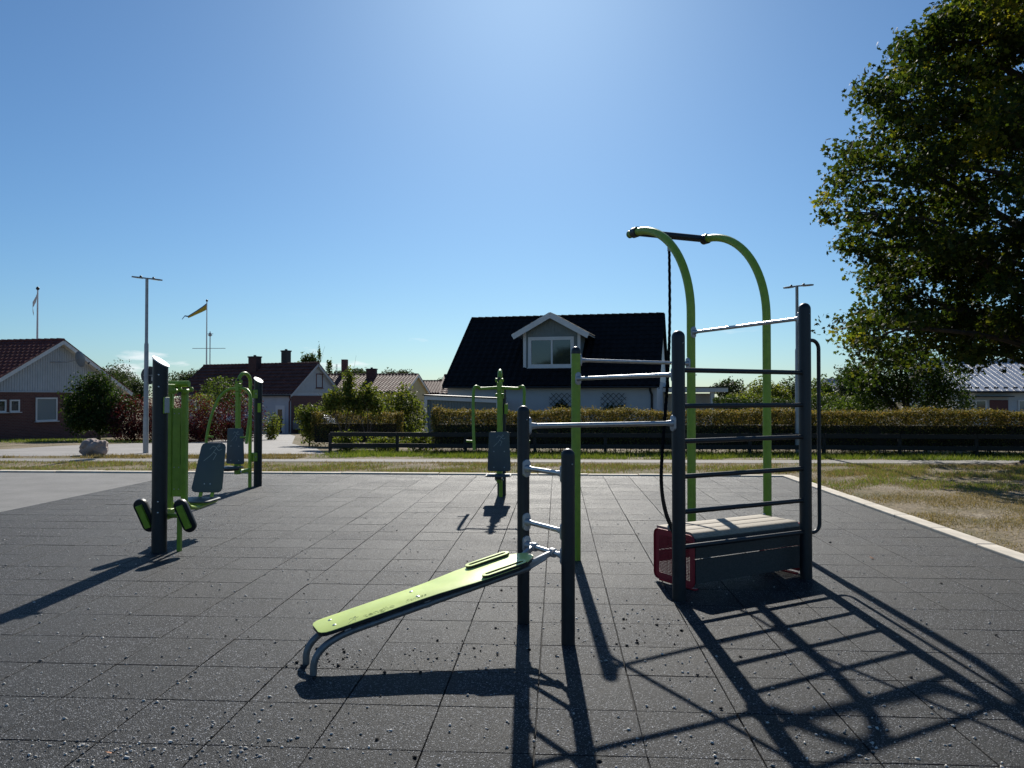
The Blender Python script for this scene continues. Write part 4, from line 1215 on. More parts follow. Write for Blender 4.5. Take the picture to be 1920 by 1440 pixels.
# ---- B: brown tiled house with two chimneys
hB = House((-18.86, 60.0), 2.751, 12.4, 3.11, gz(60), 1.66, 4.15)
rB = gable_house('bungalow', 'brown tiled bungalow with two chimneys behind the red shrubs', hB, M['whitewall'], M['board_grey'], M['roof_brown'], M['board_grey'], wi=0.3, gi=0.3, relief=0.07, ps=0.42)
window(rB, hB.P(0.3, -0.46, 2.78), -hB.n, -hB.r, 0.80, 1.15, M['door'], M['glass_pale'])
MB().obox(hB.P(0.27, 0, 0.15), hB.r * 0.03, hB.n * 2.75, V(0, 0, 1.45)).build('brick_facing', M['brick'], rB, 0)
MB().obox(hB.P(1.3, 2.83, -0.2), hB.r * 0.45, hB.n * 0.03, V(0, 0, 1.05)).build('door', M['white'], rB, 0)
MB().obox(hB.P(1.3, 2.865, 0.1), hB.r * 0.22, hB.n * 0.008, V(0, 0, 0.45)).build('door_pane', M['glass'], rB, 0)
MB().tube([hB.P(0.15, 3.1, 1.55), hB.P(0.2, 2.95, 1.3), hB.P(0.35, 2.9, 1.1), hB.P(0.35, 2.9, -1.2)], 0.05, 8).build('downpipe', M['door'], rB)
chimney(rB, hB, 6.1, 0.55, 4.72, 0.85, 0.6, M['chimney'])
chimney(rB, hB, 3.75, -0.5, 5.2, 0.55, 0.55, M['sheet_dark'])

# ---- C: yellow gable house further off
hC = House((-12.62, 69.6), 3.097, 9.6, 4.74, gz(60), 1.93, 3.51)
rC = gable_house('yellow_house', 'small house with yellow gable and brown tiled roof behind the shrubs', hC, M['board_yellow'], M['board_yellow'], M['roof_brown'], M['white'], wi=0.3, gi=0.2)
chimney(rC, hC, 4.1, 0.9, 3.95, 0.85, 0.6, M['chimney'], True)
cc = chimney(rC, hC, 7.1, -0.6, 4.95, 0.5, 0.5, M['brick'], False)
ld = MB()
for s in (-0.13, 0.13):
    ld.cyl(hC.P(7.6, 0.2 + s, 3.3), hC.P(7.6, 0.2 + s, 4.5), 0.02, 6)
for i in range(5):
    ld.cyl(hC.P(7.6, 0.07, 3.45 + i * 0.22), hC.P(7.6, 0.33, 3.45 + i * 0.22), 0.015, 6)
ld.build('roof_ladder', M['pole'], rC)

# ---- D, E: roofs seen past the black roofed house
hD = House((-9.9, 84.0), math.pi, 9.0, 4.2, gz(60), 1.9, 3.2)
rD = gable_house('distant_house', 'distant house with reddish tiled roof and dark chimney left of the black roof', hD, M['brick'], M['board_grey'], M['roof_brown'], M['white'], boards=False)
chimney(rD, hD, 0.7, 1.0, 3.6, 0.75, 0.6, M['sheet_dark'])
hE = House((0.0, 54.0), math.pi + 0.05, 7.9, 3.4, gz(54), 1.72, 2.98)
gable_house('tiled_outbuilding', 'low tiled outbuilding with white bargeboard peeping out behind the black roof', hE, M['whitewall'], M['whitewall'], M['roof_brown'], M['white'], boards=False)

# ---- K: black roofed house with dormer
hK = House((5.727, 41.995), 2.955, 10.82, 5.041, gz(40), 2.06, 5.96)
rK = gable_house('black_roof_house', 'white house with steep black tiled roof and a gabled dormer window', hK, M['whitewall'], M['white'], M['roof_black'], M['roof_black'], wi=0.42, gi=0.12, boards=False, pu=0.33, ps=0.38, relief=0.02)
KP = hK.P
du0, dv = 5.42, 3.80
dw = 1.42
zs, ze_, za = 2.95, 4.93, 5.72
dz0 = hK.roofz(dv) - 0.1
dm = MB()
vb = 0.8
dm.prism([(-dw, dz0 - 0.2), (dw, dz0 - 0.2), (dw, ze_), (0, za - 0.12), (-dw, ze_)], KP(du0, vb, 0), hK.r, UP, hK.n, dv - vb)
dorm = dm.build('dormer', M['board_green'], rK, 0)
c = MB(); x = -dw
while x < dw - 0.01:
    x2 = min(dw, x + 0.142); xa, xb = x, x2 - 0.018
    f = lambda q: ze_ + (za - 0.12 - ze_) * (1 - abs(q) / dw)
    c.prism([(xa, zs - 0.1), (xb, zs - 0.1), (xb, f(xb)), (xa, f(xa))], KP(du0, dv, 0), hK.r, UP, hK.n, 0.025); x = x2
c.build('cladding', M['board_green'], dorm, 0)
for s in (-1, 1):
    MB().obox(KP(du0 + s * (dw - 0.02), dv + 0.035, (zs + ze_) / 2 - 0.05), hK.r * 0.075, hK.n * 0.02, V(0, 0, (ze_ - zs) / 2 + 0.05)).build('corner_board', M['white'], dorm, 0)
    # dormer roof slopes with white bargeboards
    ov = 0.52
    sl_ = (za - ze_) / dw
    ea = (s * (dw + ov), ze_ - sl_ * ov)
    D = (hK.r * (s * (dw + ov)) + UP * (ea[1] - za)); Sd = D.length; D.normalize()
    N = (hK.n.cross(D)); N = N if N.z > 0 else -N
    mb = MB(); tile_slope(mb, KP(du0, dv + 0.45, za + 0.06), -hK.n, 3.9, D, Sd, N, 0.33, 0.36)
    ds = mb.build('dormer_roof', M['roof_black'], dorm, 0.5, recalc=False)
    MB().obox(KP(du0, dv + 0.45 - 1.95, za) + D * Sd / 2, hK.n * 1.94, D * (Sd / 2 - 0.01), N * 0.035).build('soffit', M['white'], ds, 0)
    MB().bar(KP(du0 - s * 0.02, dv + 0.47, za - 0.06), KP(du0 - s * 0.02, dv + 0.47, za - 0.06) + D * (Sd + 0.02), 0.04, 0.27, up=N).build('bargeboard', M['white'], ds, 0)
window(dorm, KP(du0 + 0.03, dv + 0.03, 3.80), -hK.r, hK.n, 2.36, 1.56, M['white'], M['glass'], mull=(0.02,), fw=0.17, proud=0.05)
MB().tube([KP(0.42, 4.98, 1.98), KP(0.42, 4.85, 1.85), KP(0.36, 4.68, 1.65), KP(0.36, 4.68, -0.7)], 0.06, 8).build('downpipe', M['sheet_dark'], rK)
MB().tube([KP(7.9, 4.98, 1.98), KP(7.9, 4.7, 1.75), KP(7.9, 4.7, -0.7)], 0.05, 8).build('downpipe', M['whitewall'], rK)
chimney(rK, hK, 0.6, -1.9, 5.55, 0.8, 0.6, M['sheet_dark'])
for u, lab in ((2.2, 'diamond lattice trellis with climber nearest the house corner'), (4.75, 'diamond lattice trellis with dense climber below the dormer')):
    O = KP(u, 4.66, 0)
    tr = thing('trellis', O + V(0, 0, gz(38)), lab, 'trellis', 'trellises on the white wall')
    W2, Z0, Z1 = 0.62, 0.35, 1.72
    for s in (-1, 1):
        for i in range(12):
            c0 = -1.5 + i * 0.27                      # where the lath's line meets the mid height
            t0, t1 = max(-W2 - c0, (Z0 - Z1) / 2), min(W2 - c0, (Z1 - Z0) / 2)
            if t1 - t0 > 0.12:
                q0 = O + hK.r * s * (c0 + t0) + UP * ((Z0 + Z1) / 2 + t0) + hK.n * (0.03 + 0.008 * s)
                q1 = O + hK.r * s * (c0 + t1) + UP * ((Z0 + Z1) / 2 + t1) + hK.n * (0.03 + 0.008 * s)
                MB().bar(q0, q1, 0.022, 0.01, up=hK.n).build('lath', M['sheet_dark'], tr, 0)

# ---- low flat roofed annex right of it
an = thing('flat_roof_annex', (7.1, 43.5, gz(43)), 'low flat-roofed beige annex with white fascia right of the black roofed house', 'building')
MB().box(5.9, 8.5, 43.4, 47.5, -1.0, 1.72).build('wall', M['beige'], an, 0)
rf = MB().box(5.25, 9.25, 42.7, 48, 1.80, 2.03).build('roof', M['white'], an, 0, bevel=0.01)
MB().box(5.2, 9.3, 42.65, 48.05, 2.032, 2.08).build('roof_felt', M['sheet_dark'], rf, 0)
for x in (5.45, 8.35):
    MB().box(x, x + 0.22, 42.9, 43.1, -0.9, 1.80).build('pillar', M['white'], an, 0)
MB().box(5.3, 8.4, 42.95, 43.05, -0.9, 0.55).build('parapet', M['whitewall'], an, 0)

# ---- carport of grey-green boards
cp = thing('carport', (-4.3, 34.5, gz(34.5)), 'grey-green boarded carport with white fascia beside the white house wall', 'carport')
MB().hexa([(-5.85, 34.55, -0.55), (-2.75, 34.55, -0.55), (-2.75, 34.7, -0.55), (-5.85, 34.7, -0.55), (-5.85, 34.55, 1.42), (-2.75, 34.55, 1.28), (-2.75, 34.7, 1.28), (-5.85, 34.7, 1.42)]).build('wall', M['board_green'], cp, 0)
x = -5.84
k = 0
while x < -2.8:
    zt = 1.42 - (x + 5.85) * 0.045
    MB().box(x, x + 0.118, 34.52, 34.548, -0.5, zt).build('board', M['board_green'], cp, 0); x += 0.135
MB().hexa([(-5.98, 34.40, 1.42), (-2.6, 34.40, 1.27), (-2.6, 38.2, 1.27), (-5.98, 38.2, 1.42), (-5.98, 34.40, 1.59), (-2.6, 34.40, 1.44), (-2.6, 38.2, 1.44), (-5.98, 38.2, 1.59)]).build('fascia', M['white'], cp, 0)
MB().hexa([(-6.05, 34.36, 1.594), (-2.53, 34.36, 1.444), (-2.53, 38.25, 1.444), (-6.05, 38.25, 1.594), (-6.05, 34.36, 1.65), (-2.53, 34.36, 1.50), (-2.53, 38.25, 1.50), (-6.05, 38.25, 1.65)]).build('roof', M['sheet_dark'], cp, 0)
for x in (-5.98, -2.74):
    MB().box(x, x + 0.13, 34.38, 34.51, -0.55, 1.42 if x < -4 else 1.27).build('post', M['white'], cp, 0)

# ---- right: blue-grey house with pale metal roof
hR = House((38.0, 49.0), math.pi - 0.10, 15.0, 5.2, gz(46), 1.86, 3.75)
rR = gable_house('metal_roof_house', 'pale blue-grey house with ribbed metal roof behind the hedge at far right', hR, M['whitewall'], M['whitewall'], M['metalroof'], M['white'], boards=False, seams=True, wi=0.5)
for u, z0, z1, w, mt in ((12.55, -0.6, 1.35, 0.95, 'door'),):
    MB().obox(hR.P(u, 4.74, (z0 + z1) / 2), hR.r * w / 2, hR.n * 0.02, V(0, 0, (z1 - z0) / 2)).build('door', M[mt], rR, 0)
window(rR, hR.P(13.5, 4.72, 0.8), -hR.r, hR.n, 0.6, 1.1, M['white'], M['glass'])
window(rR, hR.P(10.9, 4.72, 0.8), -hR.r, hR.n, 1.3, 1.1, M['white'], M['glass_pale'])
MB().obox(hR.P(12.9, 5.0, 1.55), hR.r * 0.9, hR.n * 0.35, V(0, 0, 0.03)).build('canopy', M['sheet_dark'], rR, 0)
MB().tube([hR.P(14.3, 5.15, 1.75), hR.P(14.3, 4.8, 1.45), hR.P(14.3, 4.8, -0.8)], 0.05, 8).build('downpipe', M['sheet_dark'], rR)
sg_ = MB(); u = 0.3
while u < 14.7:
    sg_.obox(hR.P(u, 5.0, hR.roofz(5.0) + 0.11), hR.r * 0.12, hR.n * 0.01, V(0, 0, 0.05)); u += 0.5
sg_.build('snow_guard', M['sheet_dark'], rR, 0)
MB().bar(hR.P(12.2, 6.2, -0.1), hR.P(10.4, 6.2, 1.0), 0.06, 0.06).build('handrail', M['white'], rR, 0)
hS = House((26.0, 63.0), math.pi, 4.8, 4.0, gz(60), 1.2, 2.85)
rS = gable_house('white_roof_house', 'far house with whitish roof and small chimney left of the apple tree', hS, M['beige'], M['beige'], M['metalroof'], M['white'], boards=False, seams=True)
chimney(rS, hS, 3.6, 1.8, 2.7, 0.6, 0.5, M['chimney'], False)

# ================================================================== POLES AND FLAGS
def flagpole(base, top, label, ribbon, mats, group='flagpoles with pennants'):
    root = thing('flagpole', base, label, 'flagpole', group)
    b = Vector(base)
    MB().lathe(b, UP, [(0.09, -0.1), (0.075, (top - b.z) * 0.5), (0.045, top - b.z)], 12).build('pole', M['white'], root, 0.8)
    MB().lathe(V(b.x, b.y, top - 0.02), UP, [(0.03, 0), (0.10, 0.06), (0.12, 0.14), (0.08, 0.22), (0.02, 0.26)], 12).build('knob', M['sheet_dark'], root, 0.8)
    for pts, m in zip(ribbon, mats):
        mb = MB()
        n = len(pts)
        vs = []
        for p, w in pts:
            p = Vector(p)
            for dy in (-0.008, 0.008):
                vs += [p + V(0, dy, w / 2), p + V(0, dy, -w / 2)]
        fs = []
        for i in range(n - 1):
            a, b2 = i * 4, (i + 1) * 4
            fs += [(a, a + 1, b2 + 1, b2), (a + 2, b2 + 2, b2 + 3, a + 3), (a, b2, b2 + 2, a + 2), (a + 1, a + 3, b2 + 3, b2 + 1)]
        mb.add(vs, fs).build('pennant', M[m], root, 1.0)
    return root
x, y = -37.22, 80
flagpole((x, y, gz(60)), 11.6, 'white flagpole flying a yellow and blue pennant behind the brown bungalow',
         [[((x - .05, y, 11.0), 0.55), ((x - .6, y + .2, 10.75), 0.45), ((x - 1.2, y + .1, 10.4), 0.32), ((x - 1.8, y, 10.05), 0.22), ((x - 2.1, y + .1, 9.95), 0.16)],
          [((x - .05, y + .03, 11.3), 0.28), ((x - .6, y + .23, 11.0), 0.24), ((x - 1.2, y + .13, 10.58), 0.2), ((x - 2.1, y + .1, 10.05), 0.14), ((x - 2.4, y, 10.1), 0.12), ((x - 2.75, y + .1, 9.75), 0.10)]], ['flag_y', 'flag_b'])
x, y = -36.35, 52
flagpole((x, y, gz(52)), 9.0, 'white flagpole with a limp pale pennant behind the red brick house',
         [[((x - .05, y, 8.62), 0.28), ((x - .2, y + .1, 8.35), 0.42), ((x - .36, y, 7.95), 0.42), ((x - .38, y + .05, 7.6), 0.3), ((x - .28, y, 7.3), 0.2)]], ['flag_w'])
am = thing('antenna_mast', (-35.93, 78, gz(60)), 'thin television antenna mast with crossed aerials beside the flagpole', 'antenna')
MB().cyl((-35.93, 78, gz(60)), (-35.93, 78, 8.25), 0.05, 8).build('mast', M['pole'], am)
for (x0, x1, z) in ((-37.8, -34.3, 6.5), (-36.25, -35.6, 8.0), (-36.15, -35.7, 7.85)):
    MB().cyl((x0, 78, z), (x1, 78, z), 0.03, 6).build('aerial', M['pole'], am)
MB().lathe((-35.93, 78, 7.75), UP, [(0.1, 0), (0.16, 0.1), (0.16, 0.25), (0.1, 0.35)], 10).build('receiver', M['pole'], am)
fl2 = thing('far_lamp_post', (16.4, 95, gz(60)), 'tiny far lamp post seen beyond the annex roof', 'street lamp')
MB().cyl((16.4, 95, gz(60)), (16.4, 95, 4.1), 0.06, 8).build('pole', M['pole'], fl2)
MB().obox((16.4, 95, 4.12), (0.45, 0, 0), (0, 0.12, 0), (0, 0, 0.05)).build('lamp_head', M['lamphead'], fl2, 0)

# ================================================================== CAR AND BIN
CB = V(-19.0, 58.3, gz(58.3) + 0.0)
car = thing('parked_car', CB, 'small silver hatchback parked nose out beside the brown bungalow', 'car')
CX, CY = V(-0.985, 0.17, 0), V(0.17, 0.985, 0)      # nose direction, across
def CPt(a, c, z): return CB + CX * a + CY * c + V(0, 0, z)
prof = [(-1.9, 0.28), (1.95, 0.28), (2.02, 0.45), (1.98, 0.68), (1.75, 0.80), (1.0, 0.95), (0.35, 1.38), (-0.2, 1.47), (-1.2, 1.44), (-1.75, 1.10), (-1.93, 0.85), (-1.95, 0.45)]
body = MB().prism(prof, CPt(0, -0.82, 0), CX, UP, CY, 1.64).build('body', M['carpaint'], car, 0.5, bevel=0.06, seg=3)
for s in (-0.828, 0.828):
    MB().prism([(0.82, 0.98), (0.30, 1.34), (-0.15, 1.40), (-0.15, 0.98)], CPt(0, s - 0.004, 0), CX, UP, CY, 0.008).build('side_window', M['glass'], car, 0)
    MB().prism([(-0.22, 0.98), (-0.22, 1.40), (-1.1, 1.38), (-1.45, 1.05)], CPt(0, s - 0.004, 0), CX, UP, CY, 0.008).build('side_window', M['glass'], car, 0)
MB().hexa([CPt(0.99, -0.68, 0.975), CPt(0.99, 0.68, 0.975), CPt(0.38, 0.6, 1.385), CPt(0.38, -0.6, 1.385), CPt(1.0, -0.68, 0.985), CPt(1.0, 0.68, 0.985), CPt(0.39, 0.6, 1.395), CPt(0.39, -0.6, 1.395)]).build('windscreen', M['glass'], car, 0)
for a in (1.25, -1.25):
    for c in (-0.74, 0.74):
        w_ = MB().lathe(CPt(a, c - 0.1, 0.31), CY, [(0.2, 0), (0.31, 0.02), (0.315, 0.1), (0.31, 0.18), (0.2, 0.2)], 24).build('wheel', M['tyre'], car, 0.6)
        s = -1 if c < 0 else 1
        MB().lathe(CPt(a, c + s * 0.095, 0.31), CY * s, [(0.2, 0), (0.19, 0.012), (0.05, 0.02), (0.03, 0.026)], 20).build('rim', M['alu'], w_, 0.5)
for c in (-0.6, 0.6):
    MB().obox(CPt(1.93, c, 0.68), CX * 0.05, CY * 0.16, V(0, 0, 0.07)).build('headlight', M['glass_pale'], car, 0, bevel=0.02)
wb = thing('wheelie_bin', (-20.85, 56.4, gz(56.4)), 'dark wheelie bin beside the silver car', 'bin')
bz = gz(56.4)
MB().hexa([(-21.1, 56.15, bz + .06), (-20.6, 56.15, bz + .06), (-20.6, 56.6, bz + .06), (-21.1, 56.6, bz + .06), (-21.18, 56.1, bz + 1.0), (-20.52, 56.1, bz + 1.0), (-20.52, 56.72, bz + 1.0), (-21.18, 56.72, bz + 1.0)]).build('body', M['sheet_dark'], wb, 0, bevel=0.02)
MB().box(-21.22, -20.48, 56.05, 56.76, bz + 1.0, bz + 1.08).build('lid', M['sheet_dark'], wb, 0, bevel=0.02)
for xx in (-21.1, -20.6):
    MB().cyl((xx - 0.04, 56.62, bz + 0.1), (xx + 0.04, 56.62, bz + 0.1), 0.1, 14).build('wheel', M['tyre'], wb)

# ================================================================== PLANTS
LEAF_T = np.array([(0, -0.5, 0), (0.27, -0.02, 0.07), (0, 0.5, -0.04), (-0.27, -0.02, 0.07)])
def maple_template():
    """five-lobed leaf outline, centre first"""
    o = [(0, -0.40), (0.40, -0.30), (0.27, -0.04), (0.52, 0.18), (0.16, 0.20), (0.0, 0.56), (-0.16, 0.20), (-0.52, 0.18), (-0.27, -0.04), (-0.40, -0.30)]
    v = [(0, -0.02, 0.05)] + [(x, y, -0.10 * (x * x * 2 + max(0, y) * 0.5)) for x, y in o]
    n = len(o)
    f = [(0, 1 + i, 1 + (i + 1) % n) for i in range(n)]
    return np.array(v), np.array(f)

def orient(n, up, out=None, outw=0.0):
    """random frames; normals lean to the sky (up) and outward"""
    nrm = NP.standard_normal((n, 3))
    nrm /= np.linalg.norm(nrm, axis=1)[:, None]
    nrm[:, 2] += up
    if out is not None: nrm += out * outw
    nrm /= np.linalg.norm(nrm, axis=1)[:, None] + 1e-9
    t = NP.standard_normal((n, 3)); t[:, 2] -= 0.5
    t -= nrm * np.sum(t * nrm, 1)[:, None]
    t /= np.linalg.norm(t, axis=1)[:, None] + 1e-9
    b = np.cross(nrm, t)
    return np.stack([b, t, nrm], 1)           # rows: local x, y, z axes

def leaves(name, c, size, m, parent, up=0.5, out=None, outw=0.0, shape='leaf'):
    n = len(c)
    A = orient(n, up, out, outw)
    s = size * (0.65 + 0.7 * NP.random(n))
    if shape == 'leaf':
        v = np.einsum('ij,njk->nik', LEAF_T, A) * s[:, None, None] + c[:, None, :]
        loops = np.arange(n * 4)
        return np_mesh(name, v.reshape(-1, 3), loops, 4, m, parent)
    tv, tf = maple_template()
    v = np.einsum('ij,njk->nik', tv, A) * s[:, None, None] + c[:, None, :]
    loops = (tf[None] + (np.arange(n) * len(tv))[:, None, None]).ravel()
    return np_mesh(name, v.reshape(-1, 3), loops, 3, m, parent)

def blob_points(blobs, n, rough=0.28, shell=0.45, clump=0.0):
    """points through the volume of uneven ellipsoids, thicker towards the outside"""
    blobs = np.array(blobs, float)
    w = blobs[:, 3] * blobs[:, 4] + blobs[:, 3] * blobs[:, 5]
    idx = NP.choice(len(blobs), n, p=w / w.sum())
    d = NP.standard_normal((n, 3)); d /= np.linalg.norm(d, axis=1)[:, None]
    ph = NP.random((len(blobs), 6)) * 6.28
    p = ph[idx]
    nz = (np.sin(d[:, 0] * 4 + p[:, 0]) + np.sin(d[:, 1] * 5 + p[:, 1]) + np.sin(d[:, 2] * 5 + p[:, 2]) + np.sin(d[:, 0] * 9 - d[:, 2] * 7 + p[:, 3]) + np.sin(d[:, 1] * 11 + d[:, 2] * 6 + p[:, 4])) / 3
    r = (shell + (1 - shell) * NP.random(n) ** 0.6) * (1 + rough * nz)
    return blobs[idx, :3] + d * r[:, None] * blobs[idx, 3:6], d

def branches(root, base, blobs, r0, name='trunk', m='bark', wob=0.12, fork=0.35):
    base = Vector(base)
    mb = MB()
    cs = [Vector(b[:3]) for b in blobs]
    mid = sum(cs, Vector((0, 0, 0))) / len(cs)
    top = base.lerp(mid, fork); top.x = base.x + (top.x - base.x) * 0.4; top.y = base.y + (top.y - base.y) * 0.4
    mb.tube([base - V(0, 0, 0.1), base.lerp(top, 0.4) + V(random.gauss(0, .02), 0, 0), top], [r0 * 1.2, r0, r0 * 0.85], 10)
    for c in cs:
        k = top.lerp(c, 0.5) + V(random.gauss(0, wob), random.gauss(0, wob), wob)
        mb.tube([top - V(0, 0, 0.05), k, c + V(0, 0, 0.1)], [r0 * 0.6, r0 * 0.4, r0 * 0.15], 7)
        for _ in range(3):
            e = c + V(random.gauss(0, .4), random.gauss(0, .4), abs(random.gauss(0, .4)))
            mb.tube([k, k.lerp(e, 0.6) + V(0, 0, 0.05), e], [r0 * 0.25, r0 * 0.16, r0 * 0.06], 5)
    return mb.build(name, M[m], root, 0.9)

def shrub(name, label, cat, base, blobs, n, size, m, r0=0.05, group=None, up=0.5, shell=0.4, rough=0.3, crown='foliage', fork=0.3, skirt=None):
    if skirt is None: skirt = cat == 'bush'
    root = thing(name, (base[0], base[1], base[2]), label, cat, group)
    branches(root, base, blobs, r0, 'trunk' if cat == 'tree' else 'stems', fork=fork)
    if skirt:
        xs_ = [b[0] for b in blobs]; rr_ = max(b[3] for b in blobs)
        blobs = list(blobs) + [(x_, base[1] - 0.1, base[2] + 0.40, rr_ * 0.62, rr_ * 0.6, 0.5) for x_ in (min(xs_) + 0.1, sum(xs_) / len(xs_), max(xs_) - 0.1)]
    c, d = blob_points(blobs, n, rough, shell)
    c[:, 2] = np.maximum(c[:, 2], base[2] + 0.03)
    leaves('crown' if cat == 'tree' else crown, c, size, M[m], root, up, d, 0.5)
    return root

# ---- big maple
MT = V(12.3, 18.6, 0)
mp = thing('maple_tree', MT, 'big dense maple tree with dark and yellow-green leaves filling the right edge', 'tree')
ENV = [(1.4, 3.4), (2.0, 4.8), (3.2, 5.3), (4.5, 4.7), (5.6, 5.3), (6.6, 5.6), (7.8, 5.1), (9.4, 4.1), (11.0, 3.2), (12.4, 2.0), (13.4, 0.6)]
def env(z): return float(np.interp(z, [e[0] for e in ENV], [e[1] for e in ENV]))
tk = MB()
tk.tube([MT - V(0, 0, 0.2), MT + V(0.05, 0, 1.2), MT + V(-0.1, 0.05, 3), MT + V(-0.2, 0.05, 6), MT + V(-0.1, 0, 9), MT + V(0, 0, 12.4)], [0.36, 0.28, 0.25, 0.19, 0.12, 0.03], 14)
sprays = []
GA = 2.39996
NL = 122
for i in range(NL):
    zt = 2.45 + (12.9 - 2.45) * ((i + 0.5) / NL) ** 0.92
    az = i * GA + NP.normal() * 0.12
    rr = env(zt) * NP.uniform(0.84, 1.08)
    tip = V(MT.x + rr * math.cos(az), MT.y + rr * math.sin(az), zt - 0.2)
    z0 = max(1.6, min(11.8, zt - rr * NP.uniform(0.15, 0.75)))
    s0 = V(MT.x - 0.15, MT.y + 0.04, z0)
    lift = 0.14 * rr
    k1 = s0.lerp(tip, 0.35) + V(NP.normal() * .2, NP.normal() * .2, lift); k2 = s0.lerp(tip, 0.72) + V(NP.normal() * .25, NP.normal() * .25, lift * 0.9)
    limb = smooth_path([s0, k1, k2, tip], 5)
    b = 0.03 + 0.012 * rr
    tk.tube(limb, [b * (1 - 0.88 * q / 15) for q in range(16)], 6)
    # side twigs along the outer part, each ending in a flat spray of leaves
    nt = int(6 + rr * 2.0)
    for j in range(nt):
        f = 0.30 + 0.70 * (j + NP.random()) / nt
        p = limb[min(15, int(f * 15))]
        side = 1 if j % 2 else -1
        a2 = az + side * NP.uniform(0.5, 1.25)
        ln = NP.uniform(0.35, 1.15) * (1.15 - 0.45 * f)
        q = p + V(math.cos(a2) * ln, math.sin(a2) * ln, NP.uniform(-0.55, 0.50))
        tk.tube([p, p.lerp(q, 0.5) + V(0, 0, 0.06), q], [0.016, 0.011, 0.004], 4)
        sprays.append((q, a2, NP.uniform(0.38, 0.62)))
    sprays.append((tip, az, 0.55))
tk.build('trunk', M['bark'], mp, 0.9)
sets = {'crown': [[], []], 'sunlit_leaves': [[], []]}
for q, a2, rad in sprays:
    seen = q.x < MT.x + 0.8
    n = int(NP.uniform(52, 108)) if seen else 26
    d = NP.standard_normal((n, 3)); d /= np.linalg.norm(d, axis=1)[:, None]
    w = d * (NP.random(n) ** 0.5)[:, None] * np.array([rad * 1.15, rad, rad * 0.62])
    ca, sa = math.cos(a2), math.sin(a2)
    X = w[:, 0] * ca - w[:, 1] * sa; Y = w[:, 0] * sa + w[:, 1] * ca
    Z = w[:, 2] - 0.30 * np.hypot(X, Y) ** 2
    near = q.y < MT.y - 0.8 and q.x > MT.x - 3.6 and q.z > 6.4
    k = 'sunlit_leaves' if NP.random() < (0.62 if near else 0.05) else 'crown'  # near upper sprays mostly get the leaves coloured as if sunlit
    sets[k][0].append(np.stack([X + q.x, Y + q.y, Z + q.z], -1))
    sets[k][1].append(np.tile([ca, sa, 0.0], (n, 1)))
for k, mm in (('crown', 'maple'), ('sunlit_leaves', 'maple_sunlit')):
    leaves(k, np.concatenate(sets[k][0]), 0.118, M[mm], mp, 0.55, np.concatenate(sets[k][1]), 0.35, 'maple')

